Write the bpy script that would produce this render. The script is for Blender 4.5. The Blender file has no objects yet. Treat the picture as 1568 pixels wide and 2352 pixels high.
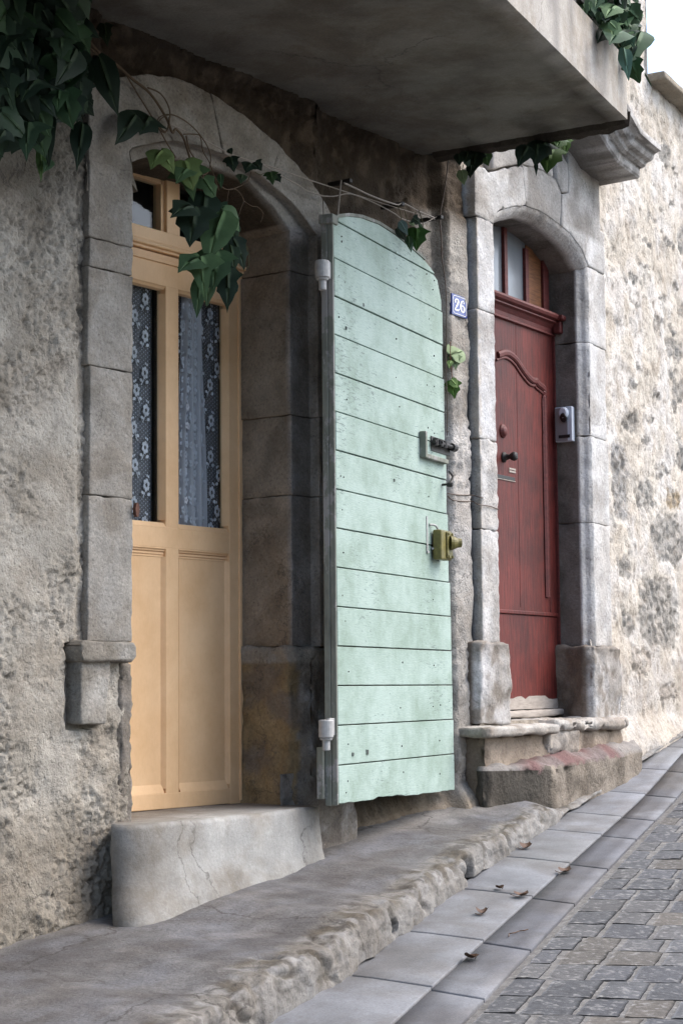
import bpy, bmesh, math, random
from mathutils import Vector, Matrix, noise as MN
random.seed(7)
C = bpy.context.scene.collection
R = math.radians
# ------------------------------------------------------------------ survey of the place
# Facade lies along +X at y = 0, street on the -Y side, z = 0 at the yellow door's sill.
F_, CX, CY = 4400., 784., 1176.
HEAD = R(36.2); PITCH = math.atan((1583-1176)/F_); ROLL = .009
CAM = Vector((0., -4.2, .4))
fv = Vector((math.cos(HEAD)*math.cos(PITCH), math.sin(HEAD)*math.cos(PITCH), math.sin(PITCH)))
rv = Vector((math.sin(HEAD), -math.cos(HEAD), 0)); uv = rv.cross(fv)
r2 = rv*math.cos(ROLL)-uv*math.sin(ROLL); u2 = r2.cross(fv)
def bend(x):                      # the row of houses turns slightly with the street
    c = 0.
    if x > 6.5: c += .087*(min(x, 7.85)-6.5)
    if x > 7.85: c += .17*(x-7.85)
    return c
def ray(px, py): return fv*F_+r2*(px-CX)-u2*(py-CY)
def at(px, py, y=0.):             # a measured point on the facade plane y, in facade coordinates
    d = ray(px, py); x = 7.
    for i in range(25):
        t = (y+bend(x)-CAM.y)/d.y; x = CAM.x+d.x*t
    p = CAM+d*t
    return Vector((p.x, y, p.z))
def G(x, y): 
    g = -.904+.108*x+.04*y
    return g
def ong(px, py, lift=0.):
    d = ray(px, py); t = (-.904+lift+.108*CAM.x+.04*CAM.y-CAM.z)/(d.z-.108*d.x-.04*d.y)
    return CAM+d*t
def sst(a, b, x):
    if a == b: return float(x > a)
    t = max(0., min(1., (x-a)/(b-a))); return t*t*(3-2*t)
def lerp(a, b, t): return a+(b-a)*t
def mix3(a, b, t): return tuple(a[i]+(b[i]-a[i])*t for i in range(3))
def interp(tab, x):
    if x <= tab[0][0]:
        (x0, y0), (x1, y1) = tab[0], tab[1]
    elif x >= tab[-1][0]:
        (x0, y0), (x1, y1) = tab[-2], tab[-1]
    else:
        for i in range(len(tab)-1):
            if tab[i][0] <= x <= tab[i+1][0]: (x0, y0), (x1, y1) = tab[i], tab[i+1]; break
    return y0+(y1-y0)*(x-x0)/(x1-x0)
def fn(x, y, z, s, o=4): return MN.fractal(Vector((x*s, y*s, z*s)), 1.0, 2.1, o)
def n1(x, y, z, s): return MN.noise(Vector((x*s, y*s, z*s)))
# ------------------------------------------------------------------ materials
MATS = {}
def newmat(name):
    m = bpy.data.materials.new(name); m.use_nodes = True
    nt = m.node_tree; b = nt.nodes['Principled BSDF']; MATS[name] = m
    return m, nt, b
def N(nt, t, **k):
    n = nt.nodes.new(t)
    for a, v in k.items():
        if a in n.inputs.keys(): n.inputs[a].default_value = v
        else: setattr(n, a, v)
    return n
def L(nt, a, ao, b, bi): nt.links.new(a.outputs[ao], b.inputs[bi])
def ramp(nt, src, so, p):
    r = nt.nodes.new('ShaderNodeValToRGB'); e = r.color_ramp.elements
    while len(e) < len(p): e.new(.5)
    for i, (pos, c) in enumerate(p):
        e[i].position = pos; e[i].color = (c, c, c, 1) if not isinstance(c, tuple) else (*c, 1)
    L(nt, src, so, r, 'Fac'); return r
def mul(nt, a, ao, b, bo, fac=1., mode='MULTIPLY'):
    m = nt.nodes.new('ShaderNodeMix'); m.data_type = 'RGBA'; m.blend_type = mode; m.clamp_result = False
    m.inputs[0].default_value = fac
    nt.links.new(a.outputs[ao], m.inputs[6]); nt.links.new(b.outputs[bo], m.inputs[7]); return m
def masonry(name, rough=.9, s1=9, s2=70, v1=(.72, 1.22), v2=(.78, 1.15), bump=.5, bscale=60, pit=.0, pscale=35, bdist=.01, spec=.25, spots=0., spotcol=(.04, .035, .03), stretch=(1, 1, 1), stain=0., sth=(.30, .38), crack=0., cscale=1.6):
    m, nt, b = newmat(name)
    tc = N(nt, 'ShaderNodeTexCoord'); mp = N(nt, 'ShaderNodeMapping'); mp.inputs['Scale'].default_value = stretch
    L(nt, tc, 'Object', mp, 'Vector')
    at_ = N(nt, 'ShaderNodeAttribute', attribute_name='Col')
    a = N(nt, 'ShaderNodeTexNoise', Scale=s1, Detail=7., Roughness=.62); L(nt, mp, 0, a, 'Vector')
    c = N(nt, 'ShaderNodeTexNoise', Scale=s2, Detail=5., Roughness=.7); L(nt, mp, 0, c, 'Vector')
    ra = ramp(nt, a, 'Fac', [(.28, v1[0]), (.72, v1[1])]); rc = ramp(nt, c, 'Fac', [(.25, v2[0]), (.75, v2[1])])
    # ramps clamp at 1 so scale afterwards
    x = mul(nt, at_, 'Color', ra, 'Color'); x = mul(nt, x, 2, rc, 'Color')
    last = x
    if stain:
        w = N(nt, 'ShaderNodeTexNoise', Scale=3.1, Detail=9., Roughness=.7, Distortion=.4); L(nt, mp, 0, w, 'Vector')
        rw = ramp(nt, w, 'Fac', [(.42, (.55, .47, .38)), (.56, (1., 1., 1.))])
        last = mul(nt, last, 2, rw, 'Color', stain)
    if spots:
        v = N(nt, 'ShaderNodeTexNoise', Scale=pscale*2.2, Detail=4., Roughness=.6); L(nt, mp, 0, v, 'Vector')
        rs = ramp(nt, v, 'Fac', [(sth[0], 1.), (sth[1], 0.)])
        mx = nt.nodes.new('ShaderNodeMix'); mx.data_type = 'RGBA'
        mm = N(nt, 'ShaderNodeMath', operation='MULTIPLY'); mm.inputs[1].default_value = spots
        L(nt, rs, 'Color', mm, 0); nt.links.new(mm.outputs[0], mx.inputs[0])
        nt.links.new(last.outputs[2], mx.inputs[6]); mx.inputs[7].default_value = (*spotcol, 1); last = mx
    if crack:
        dn_ = N(nt, 'ShaderNodeTexNoise', Scale=cscale*3., Detail=6., Roughness=.65); L(nt, tc, 'Object', dn_, 'Vector')
        va = nt.nodes.new('ShaderNodeMix'); va.data_type = 'VECTOR'; va.inputs[0].default_value = .22
        L(nt, tc, 'Object', va, 4); nt.links.new(dn_.outputs['Color'], va.inputs[5])
        vc = N(nt, 'ShaderNodeTexVoronoi', Scale=cscale); vc.feature = 'DISTANCE_TO_EDGE'; nt.links.new(va.outputs[1], vc.inputs['Vector'])
        gate = N(nt, 'ShaderNodeTexNoise', Scale=cscale*.9, Detail=2.); L(nt, tc, 'Object', gate, 'Vector')
        rg = ramp(nt, gate, 'Fac', [(.47, 0.), (.56, 1.)]); rk = ramp(nt, vc, 'Distance', [(.002, 1.), (.008, 0.)])
        mk = N(nt, 'ShaderNodeMath', operation='MULTIPLY'); L(nt, rg, 'Color', mk, 0); L(nt, rk, 'Color', mk, 1)
        mk2 = N(nt, 'ShaderNodeMath', operation='MULTIPLY'); L(nt, mk, 0, mk2, 0); mk2.inputs[1].default_value = crack
        mx = nt.nodes.new('ShaderNodeMix'); mx.data_type = 'RGBA'; nt.links.new(mk2.outputs[0], mx.inputs[0])
        nt.links.new(last.outputs[2], mx.inputs[6]); mx.inputs[7].default_value = (.05, .045, .04, 1); last = mx
    nt.links.new(last.outputs[2], b.inputs['Base Color'])
    b.inputs['Roughness'].default_value = rough; b.inputs['Specular IOR Level'].default_value = spec
    h = N(nt, 'ShaderNodeTexNoise', Scale=bscale, Detail=8., Roughness=.68); L(nt, mp, 0, h, 'Vector')
    hh = h; ho = 'Fac'
    if pit:
        vo = N(nt, 'ShaderNodeTexVoronoi', Scale=pscale); vo.feature = 'SMOOTH_F1'; L(nt, mp, 0, vo, 'Vector')
        dn = N(nt, 'ShaderNodeTexNoise', Scale=pscale*.4, Detail=3.); L(nt, mp, 0, dn, 'Vector')
        rp = ramp(nt, vo, 'Distance', [(.08, 0.), (.35, 1.)])
        rd = ramp(nt, dn, 'Fac', [(.42, 1.), (.6, 0.)])
        mxx = N(nt, 'ShaderNodeMath', operation='MAXIMUM'); L(nt, rp, 'Color', mxx, 0); L(nt, rd, 'Color', mxx, 1)
        ad = N(nt, 'ShaderNodeMath', operation='MULTIPLY_ADD'); L(nt, mxx, 0, ad, 0); ad.inputs[1].default_value = pit; L(nt, h, 'Fac', ad, 2)
        hh = ad; ho = 0
    bp = N(nt, 'ShaderNodeBump', Strength=bump, Distance=bdist); L(nt, hh, ho, bp, 'Height'); L(nt, bp, 0, b, 'Normal')
    return m
def paint(name, col, rough=.5, bump=.15, s=(1, 1, 1), scale=40, var=.12, chips=None, chipcol=(.1, .1, .09), dirt=None, spec=.4, metal=0., bd=.003):
    """paint over wood or metal: grain along the stretch axis, worn flecks"""
    m, nt, b = newmat(name)
    tc = N(nt, 'ShaderNodeTexCoord'); mp = N(nt, 'ShaderNodeMapping'); mp.inputs['Scale'].default_value = s
    L(nt, tc, 'Object', mp, 'Vector')
    a = N(nt, 'ShaderNodeTexNoise', Scale=scale, Detail=6., Roughness=.6); L(nt, mp, 0, a, 'Vector')
    ra = ramp(nt, a, 'Fac', [(.3, tuple(c*(1-var) for c in col)), (.7, tuple(min(1, c*(1+var)) for c in col))])
    last = ra; lo = 'Color'
    if dirt:
        w = N(nt, 'ShaderNodeTexNoise', Scale=dirt[0], Detail=8., Roughness=.7); L(nt, tc, 'Object', w, 'Vector')
        rw = ramp(nt, w, 'Fac', [(.35, dirt[1]), (.6, (1., 1., 1.))]); last = mul(nt, last, lo, rw, 'Color'); lo = 2
    if chips:
        mp2 = N(nt, 'ShaderNodeMapping'); mp2.inputs['Scale'].default_value = chips[2]; L(nt, tc, 'Object', mp2, 'Vector')
        v = N(nt, 'ShaderNodeTexNoise', Scale=chips[0], Detail=9., Roughness=.72); L(nt, mp2, 0, v, 'Vector')
        v2 = N(nt, 'ShaderNodeTexNoise', Scale=2.6, Detail=3.); L(nt, tc, 'Object', v2, 'Vector')
        ad = N(nt, 'ShaderNodeMath', operation='MULTIPLY_ADD'); L(nt, v2, 'Fac', ad, 0); ad.inputs[1].default_value = .35; L(nt, v, 'Fac', ad, 2)
        rs = ramp(nt, ad, 0, [(chips[1], 0.), (chips[1]+.03, 1.)])
        mx = nt.nodes.new('ShaderNodeMix'); mx.data_type = 'RGBA'
        L(nt, rs, 'Color', mx, 0); nt.links.new(last.outputs[lo], mx.inputs[6]); mx.inputs[7].default_value = (*chipcol, 1); last = mx; lo = 2
    nt.links.new(last.outputs[lo], b.inputs['Base Color'])
    b.inputs['Roughness'].default_value = rough; b.inputs['Specular IOR Level'].default_value = spec; b.inputs['Metallic'].default_value = metal
    bp = N(nt, 'ShaderNodeBump', Strength=bump, Distance=bd); L(nt, a, 'Fac', bp, 'Height'); L(nt, bp, 0, b, 'Normal')
    return m
masonry('plaster', crack=.6, cscale=1.9, bump=.9, bscale=85, pit=.35, pscale=70, s2=120, v1=(.68, 1.), v2=(.66, 1.), stain=.4, bdist=.010)
masonry('old_render', bump=.8, bscale=45, pit=.35, pscale=30, v1=(.55, 1.), v2=(.65, 1.), stain=.4, bdist=.014)
masonry('dressed_stone', crack=.55, cscale=2.3, bump=.8, bscale=60, pit=.35, pscale=45, s2=95, v1=(.62, 1.), v2=(.58, 1.), stain=.5, spots=.45, sth=(.32, .42), bdist=.008)
masonry('white_stone', crack=.45, cscale=2.3, bump=.8, bscale=55, pit=.3, pscale=40, s2=95, v1=(.68, 1.), v2=(.62, 1.), stain=.4, spots=.5, sth=(.32, .42), spotcol=(.14, .13, .12), bdist=.008)
masonry('rubble', bump=.9, bscale=60, pit=.2, pscale=45, s2=95, v1=(.66, 1.), v2=(.6, 1.), stain=.25, bdist=.012)
masonry('concrete', crack=.6, cscale=1.7, bump=.5, bscale=80, s2=100, v1=(.7, 1.), v2=(.74, 1.), stain=.55, bdist=.006)
masonry('pavement', crack=.75, cscale=1.3, bump=.7, bscale=75, s2=100, v1=(.62, 1.), v2=(.6, 1.), stain=.4, spots=.4, sth=(.3, .4), pscale=30, bdist=.008)
masonry('slab_stone', bump=.35, bscale=120, s1=6, s2=130, v1=(.6, 1.), v2=(.62, 1.), stain=.45, spots=.4, sth=(.3, .42), pscale=26, spotcol=(.10, .095, .09), bdist=.004, rough=.7, spec=.4)
masonry('setts', bump=.6, bscale=70, s1=26, s2=110, v1=(.5, 1.), v2=(.6, 1.), bdist=.005, rough=.8, spec=.3, spots=.6, spotcol=(.29, .285, .275), pscale=17, sth=(.34, .46), stretch=(1.4, 1, 1))
masonry('ivy_leaf', rough=.68, s1=20, s2=60, v1=(.7, 1.), v2=(.85, 1.), bump=.2, bscale=50, bdist=.003, spec=.3)
masonry('stem_bark', rough=.8, bump=.3, bscale=120, bdist=.002)
masonry('lace', rough=.9, bump=.1, bscale=200, bdist=.001)
masonry('old_wood', rough=.8, bump=.5, bscale=20, s1=8, s2=30, stretch=(1, 1, 6), v1=(.6, 1.), v2=(.7, 1.), bdist=.004)
paint('yellow_paint', (.84, .575, .33), rough=.5, bump=.15, scale=60, s=(4, 1, .6), var=.03, bd=.0012, dirt=(2.6, (.86, .80, .72)), chips=(11, .985, (1, 1, .6)), chipcol=(.40, .27, .15))
paint('green_paint', (.325, .418, .372), rough=.65, bump=.25, s=(1, 1, 7), scale=34, var=.09, chips=(24, .79, (1, 1, 5.5)), chipcol=(.15, .20, .18), dirt=(5., (.66, .70, .64)), bd=.004)
paint('green_edge', (.17, .18, .15), rough=.8, bump=.5, s=(1, 1, .3), scale=30, var=.3, chips=(9, .72, (1, 1, .6)), chipcol=(.27, .265, .25))
paint('red_paint', (.115, .016, .011), rough=.6, bump=.6, s=(6, 1, .5), scale=16, var=.45, chips=(13, .90, (6, 1, .7)), chipcol=(.30, .16, .14), dirt=(3.2, (.42, .38, .42)), bd=.003)
paint('red_trim', (.095, .019, .016), rough=.6, bump=.4, s=(1, 1, 3), scale=20, var=.3, chips=(12, .9, (1, 1, 3)), chipcol=(.25, .2, .18))
paint('iron', (.022, .02, .018), rough=.55, bump=.4, scale=60, var=.4)
paint('rust', (.10, .045, .03), rough=.85, bump=.5, scale=60, var=.4)
paint('hinge_paint', (.36, .36, .35), rough=.5, bump=.4, scale=60, var=.15, chips=(40, .9, (1, 1, 1)), chipcol=(.12, .09, .07))
paint('lock_paint', (.145, .125, .035), rough=.5, bump=.3, scale=70, var=.3, chips=(25, .9, (1, 1, 1)), chipcol=(.03, .028, .02))
paint('lock_red', (.30, .02, .015), rough=.6, bump=.1, scale=50, var=.15)
paint('grey_plastic', (.20, .185, .19), rough=.4, bump=.05, scale=150, var=.05)
paint('light_plastic', (.48, .52, .58), rough=.35, bump=.05, scale=150, var=.04)
paint('enamel_blue', (.03, .05, .24), rough=.2, bump=.03, scale=80, var=.08, spec=.6)
paint('enamel_white', (.78, .78, .74), rough=.25, bump=.02, scale=80, var=.04)
paint('black_plastic', (.012, .012, .013), rough=.4, bump=.05, scale=100, var=.1)
paint('brown_cable', (.07, .045, .03), rough=.6, bump=.1, scale=100, var=.2)
paint('pale_cable', (.33, .29, .25), rough=.6, bump=.1, scale=100, var=.2)
paint('amber_wood', (.17, .07, .028), rough=.6, bump=.6, s=(1, 1, 9), scale=14, var=.45)
paint('white_wood', (.34, .30, .26), rough=.8, bump=.5, s=(1, 1, 5), scale=20, var=.2, chips=(14, .88, (1, 1, 4)), chipcol=(.2, .05, .04))
paint('room_dark', (.03, .028, .026), rough=.9, bump=.0, scale=10, var=.1)
paint('dead_leaf', (.075, .038, .02), rough=.7, bump=.4, scale=80, var=.5)
def glass(name, tint, trans, rough=.02):
    m, nt, b = newmat(name); nt.nodes.remove(b)
    out = nt.nodes['Material Output']
    t = N(nt, 'ShaderNodeBsdfTransparent'); t.inputs[0].default_value = (*tint, 1)
    g = N(nt, 'ShaderNodeBsdfGlossy'); g.inputs['Roughness'].default_value = rough; g.inputs[0].default_value = (1, 1, 1, 1)
    lw = N(nt, 'ShaderNodeLayerWeight', Blend=.5); pw = N(nt, 'ShaderNodeMath', operation='POWER'); L(nt, lw, 'Facing', pw, 0); pw.inputs[1].default_value = 3.; fr = N(nt, 'ShaderNodeMath', operation='MULTIPLY_ADD'); L(nt, pw, 0, fr, 0); fr.inputs[1].default_value = .25; fr.inputs[2].default_value = .02
    mx = N(nt, 'ShaderNodeMixShader'); L(nt, fr, 0, mx, 0); L(nt, t, 0, mx, 1); L(nt, g, 0, mx, 2)
    L(nt, mx, 0, out, 'Surface'); return m
glass('window_glass', (.86, .9, .92), 1)
m, nt, b = newmat('frosted_glass')
b.inputs['Base Color'].default_value = (.17, .185, .2, 1); b.inputs['Roughness'].default_value = .18; b.inputs['Specular IOR Level'].default_value = .6
nz = N(nt, 'ShaderNodeTexNoise', Scale=3., Detail=4.); bp = N(nt, 'ShaderNodeBump', Strength=.1, Distance=.01); L(nt, nz, 'Fac', bp, 'Height'); L(nt, bp, 0, b, 'Normal')
# net curtain: woven holes through a real alpha
m, nt, b = newmat('net')
b.inputs['Base Color'].default_value = (.80, .76, .78, 1); b.inputs['Roughness'].default_value = .9; b.inputs['Alpha'].default_value = .27
m, nt, b = newmat('net_dense')
b.inputs['Base Color'].default_value = (.92, .86, .86, 1); b.inputs['Roughness'].default_value = .9; b.inputs['Alpha'].default_value = .66
# ------------------------------------------------------------------ objects
def mat_slots(me, mat):
    for mm in (mat if isinstance(mat, (list, tuple)) else [mat]): me.materials.append(MATS[mm])
def tag(o, label=None, cat=None, group=None, kind=None):
    if label: o['label'] = label
    if cat: o['category'] = cat
    if group: o['group'] = group
    if kind: o['kind'] = kind
    return o
def thing(name, loc, label, cat, group=None):
    o = bpy.data.objects.new(name, None); C.objects.link(o); o.location = loc; o.empty_display_size = .1
    return tag(o, label, cat, group)
def link(name, bm, mat, parent=None, col=None, smooth=None, bent=True, label=None):
    if bent is True:
        for v in bm.verts: v.co.y += bend(v.co.x)
    me = bpy.data.meshes.new(name); bmesh.ops.recalc_face_normals(bm, faces=bm.faces[:]) if smooth != 'open' else None
    bm.to_mesh(me); bm.free(); mat_slots(me, mat)
    if smooth: 
        for p in me.polygons: p.use_smooth = True
    if col is not None:
        a = me.color_attributes.new('Col', 'FLOAT_COLOR', 'POINT')
        buf = []
        for v in me.vertices:
            co = v.co
            c = col(co.x, co.y-(bend(co.x) if bent else 0), co.z) if callable(col) else col
            buf += [c[0], c[1], c[2], 1.]
        a.data.foreach_set('color', buf)
    o = bpy.data.objects.new(name, me); C.objects.link(o)
    if parent is not None:
        o.parent = parent
        w = Matrix.Identity(4); q = parent
        while q is not None:
            w = Matrix.Translation(q.location) @ w if q.type == 'EMPTY' else w
            q = q.parent
        o.matrix_parent_inverse = w.inverted() if parent.type == 'EMPTY' else Matrix.Identity(4)
    if label: o['label'] = label
    return o
def box(bm, x0, x1, y0, y1, z0, z1, bev=0., mi=0):
    r = bmesh.ops.create_cube(bm, size=1.)
    vs = r['verts']
    for v in vs:
        v.co = Vector((lerp(x0, x1, v.co.x+.5), lerp(y0, y1, v.co.y+.5), lerp(z0, z1, v.co.z+.5)))
    fs = list({f for v in vs for f in v.link_faces})
    for f in fs: f.material_index = mi
    if bev:
        es = list({e for v in vs for e in v.link_edges})
        bmesh.ops.bevel(bm, geom=es, offset=bev, segments=2, affect='EDGES', profile=.5)
def prism(bm, poly, d0, d1, axis='y', mi=0):
    """poly in the two other axes, swept from d0 to d1"""
    def mk(a, b, d): return Vector((a, d, b)) if axis == 'y' else (Vector((a, b, d)) if axis == 'z' else Vector((d, a, b)))
    A = [bm.verts.new(mk(a, b, d0)) for a, b in poly]; B = [bm.verts.new(mk(a, b, d1)) for a, b in poly]
    fs = [bm.faces.new(A), bm.faces.new(B[::-1])]
    n = len(poly)
    for i in range(n): fs.append(bm.faces.new((A[i], B[i], B[(i+1) % n], A[(i+1) % n])))
    for f in fs: f.material_index = mi
    return A+B
def stone(bm, poly, d0, d1, axis='y', step=.03, amp=.004, bev=.005, ns=14, big=.0, seed=0., gap=0.):
    """a dressed block: swept outline, rounded arrises, worn and slightly uneven faces"""
    b = bmesh.new(); prism(b, poly, d0, d1, axis)
    bmesh.ops.recalc_face_normals(b, faces=b.faces[:])
    if gap:
        c = Vector((0, 0, 0))
        for v in b.verts: c += v.co
        c /= len(b.verts)
    if bev: bmesh.ops.bevel(b, geom=b.edges[:], offset=bev, segments=2, affect='EDGES', profile=.5, clamp_overlap=True)
    for ax in range(3):
        lo = min(v.co[ax] for v in b.verts); hi = max(v.co[ax] for v in b.verts)
        n = Vector((0, 0, 0)); n[ax] = 1
        k = int((hi-lo)/step)
        for i in range(1, k+1):
            p = Vector((0, 0, 0)); p[ax] = lo+(hi-lo)*i/(k+1)
            bmesh.ops.bisect_plane(b, geom=b.verts[:]+b.edges[:]+b.faces[:], plane_co=p, plane_no=n)
    bmesh.ops.triangulate(b, faces=[f for f in b.faces if len(f.verts) > 4])
    b.normal_update()
    for v in b.verts:
        x, y, z = v.co
        d = amp*fn(x+seed, y, z, ns)+big*fn(x+seed, y, z+5, 3.5, 2)
        v.co += v.normal*d
    me = bpy.data.meshes.new('tmp'); b.to_mesh(me); b.free(); bm.from_mesh(me); bpy.data.meshes.remove(me)
def tube(bm, pts, r, seg=6, r1=None, mi=0):
    pts = [Vector(p) for p in pts]; rings = []
    up = Vector((0.13, .21, .97))
    for i, p in enumerate(pts):
        d = (pts[min(i+1, len(pts)-1)]-pts[max(i-1, 0)]).normalized()
        a = d.cross(up)
        if a.length < .05: a = d.cross(Vector((1, 0, 0)))
        a.normalize(); b = d.cross(a)
        rr = r if r1 is None else lerp(r, r1, i/(len(pts)-1))
        rings.append([bm.verts.new(p+a*math.cos(2*math.pi*k/seg)*rr+b*math.sin(2*math.pi*k/seg)*rr) for k in range(seg)])
    for i in range(len(rings)-1):
        for k in range(seg):
            f = bm.faces.new((rings[i][k], rings[i][(k+1) % seg], rings[i+1][(k+1) % seg], rings[i+1][k])); f.material_index = mi
    for q in (rings[0][::-1], rings[-1]): f = bm.faces.new(q); f.material_index = mi
def smoothline(pts, k=5):
    P = [Vector(p) for p in pts]; out = []
    for i in range(len(P)-1):
        a, b, c, d = P[max(i-1, 0)], P[i], P[i+1], P[min(i+2, len(P)-1)]
        for j in range(k):
            t = j/k
            out.append(.5*((2*b)+(c-a)*t+(2*a-5*b+4*c-d)*t*t+(3*b-a-3*c+d)*t**3))
    return out+[P[-1]]
def lathe(bm, c, axis, prof, seg=16, mi=0):
    """prof = [(distance along axis, radius)]"""
    axis = Vector(axis).normalized(); a = axis.orthogonal().normalized(); b = axis.cross(a); c = Vector(c)
    rings = [[bm.verts.new(c+axis*h+(a*math.cos(2*math.pi*k/seg)+b*math.sin(2*math.pi*k/seg))*r) for k in range(seg)] for h, r in prof]
    for i in range(len(rings)-1):
        for k in range(seg):
            f = bm.faces.new((rings[i][k], rings[i][(k+1) % seg], rings[i+1][(k+1) % seg], rings[i+1][k])); f.material_index = mi
    for q in (rings[0][::-1], rings[-1]): bm.faces.new(q).material_index = mi
def patch(bm, x0, x1, z0, z1, step, hf, hole=None, zstep=None):
    nx = max(1, round((x1-x0)/step)); nz = max(1, round((z1-z0)/(zstep or step)))
    g = {}
    for i in range(nx+1):
        x = lerp(x0, x1, i/nx)
        for j in range(nz+1):
            z = lerp(z0, z1, j/nz)
            if hole and hole(x, z): continue
            g[i, j] = bm.verts.new((x, hf(x, z), z))
    for i in range(nx):
        for j in range(nz):
            q = [g.get((i, j)), g.get((i+1, j)), g.get((i+1, j+1)), g.get((i, j+1))]
            if all(q): bm.faces.new(q)
def loft(bm, rows, mi=0):
    R_ = [[bm.verts.new(p) for p in r] for r in rows]
    for i in range(len(R_)-1):
        for k in range(len(R_[0])-1):
            bm.faces.new((R_[i][k], R_[i][k+1], R_[i+1][k+1], R_[i+1][k])).material_index = mi
def resample(pts, n):
    P = [Vector((p[0], p[1])) for p in pts]; S = [0.]
    for a, b in zip(P, P[1:]): S.append(S[-1]+(b-a).length)
    out = []
    for i in range(n+1):
        s = S[-1]*i/n; k = 0
        while k < len(S)-2 and S[k+1] < s: k += 1
        t = (s-S[k])/(S[k+1]-S[k]) if S[k+1] > S[k] else 0
        out.append(P[k].lerp(P[k+1], t))
    return out
EXPO = 1.64
# ================================================================== NEAR HOUSE
house = thing('stone_house', (4.5, .1, -.3), 'old rendered stone house with yellow glazed door, green shutter and concrete balcony', 'house')
A_f = [(4.592, 2.10)]+[(at(268.5+.2996*a, 268.5+.2996*b, 0).x, at(268.5+.2996*a, 268.5+.2996*b, 0).z) for a, b in [(100, 240), (300, 190), (470, 180), (640, 215), (850, 290), (1100, 440), (1280, 590), (1390, 700)]]+[(5.60, 2.085)]
A_b = [(4.66, 2.06)]+[(at(268.5+.2996*a, 268.5+.2996*b, .04).x, at(268.5+.2996*a, 268.5+.2996*b, .04).z) for a, b in [(100, 345), (270, 295), (430, 305), (620, 352), (780, 400), (1000, 480), (1200, 690)]]+[(5.485, 2.085)]
A_o = [(4.385, 2.10), (4.385, 2.34), (4.50, 2.40), (4.66, 2.455), (4.82, 2.485), (4.99, 2.475), (5.2, 2.43), (5.40, 2.365), (5.56, 2.29), (5.68, 2.20), (5.74, 2.09)]
def in_arch(x, z, pts, m=0.):
    if z < pts[0][1]: return pts[0][0]+m < x < pts[-1][0]-m
    if not pts[0][0]+m < x < pts[-1][0]-m: return False
    P = sorted(pts); return z < interp(P, x)-m
def near_y(x): return lerp(.006, .035, sst(4.42, 4.5, x))+.065*sst(5.6, 5.8, x)-.068*sst(6.535, 6.57, x)
def rough(x, z, a=1., sd=0.):
    m = sst(-.35, .25, fn(x+sd, 0, z, 3.2, 3)); x *= 1.15; z *= 1.15
    v = fn(x+sd, 3.1, z, 44, 3)
    h = (.0055*fn(x+sd, 1.7, z, 24, 5)+.0045*fn(x+sd, 5.7, z, 62, 3))*(.3+m)
    v2 = abs(fn(x+sd, 9.1, z, 16, 5)); h -= .0065*sst(.10, .0, v2)*(.1+m)
    if v < -.2: h -= .008*min(.5, (-.2-v))*(.25+m)*1.4
    l = MN.fractal(Vector((x*3.+sd, 7, z*6)), 1, 2, 3); h += .005*l
    return a*h
def left_h(x, z):
    y = .004-rough(x, z, 1.15)
    if z > .55: y += .035*sst(4.325, 4.372, x+.006*n1(x, 0, z, 25))*(.6+.5*n1(0, 0, z, 7))
    elif z > .28: y += .03*sst(4.285, 4.31, x+.01*n1(x, 0, z, 20))*(1-sst(4.425, 4.45, x))
    y -= .035*sst(.0, -.38, z)+.01*sst(.2, -.1, z)
    if z < .28: y += .012*fn(x, 0, z, 9, 3)
    return y
def plaster_col(x, y, z):
    c = (.60, .56, .485)
    k = sst(-.2, .5, fn(x, 0, z, 5, 4)); c = mix3(c, (.45, .415, .35), k*.8)
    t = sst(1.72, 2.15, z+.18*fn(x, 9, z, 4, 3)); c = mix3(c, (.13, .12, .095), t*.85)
    j = sst(4.29, 4.36, x+.02*fn(x, 0, z, 12, 3))*sst(1.2, 1.8, z); c = mix3(c, (.10, .095, .085), j*.8*sst(-.3, .2, fn(x, 4, z, 30, 3)))
    b = sst(.35, -.25, z+.1*fn(x, 2, z, 6, 3)); c = mix3(c, (.30, .255, .19), b*.6)
    e = sst(.09, .0, abs(fn(x*1.15, 9.1, z*1.15, 16, 5))); c = mix3(c, (.22, .19, .15), e*.35)
    return c
bm = bmesh.new()
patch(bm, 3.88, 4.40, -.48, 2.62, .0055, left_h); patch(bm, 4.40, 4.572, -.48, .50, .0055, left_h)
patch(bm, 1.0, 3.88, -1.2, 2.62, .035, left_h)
def up_h(x, z):
    y = near_y(x)-1.5*rough(x, z, 1., 4.)-.01*fn(x, 0, z, 5, 3)
    return y
hole1 = lambda x, z: in_arch(x, z, A_o, .03)
patch(bm, 4.38, 5.70, 2.0, 2.62, .0125, up_h, hole1)
def mid_h(x, z):
    y = near_y(x)-1.2*rough(x, z, 1., 9.)-.012*fn(x, 0, z, 4, 3)
    y += .02*sst(2.36, 2.40, z)*(1 if x > 6.3 else 0)
    y += .03*sst(.12, -.06, z)*sst(5.6, 6.0, x)*(1-sst(6.35, 6.5, x))
    y -= .05*sst(-.02, -.14, z+.03*fn(x, 0, 0, 12, 3)-.108*(x-6.1))
    return y
patch(bm, 5.66, 6.72, -.42, 2.62, .0125, mid_h)
patch(bm, 5.40, 5.70, -.42, .1, .0125, mid_h)
patch(bm, 1.0, 6.72, 2.62, 6.2, .08, lambda x, z: near_y(x))
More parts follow.
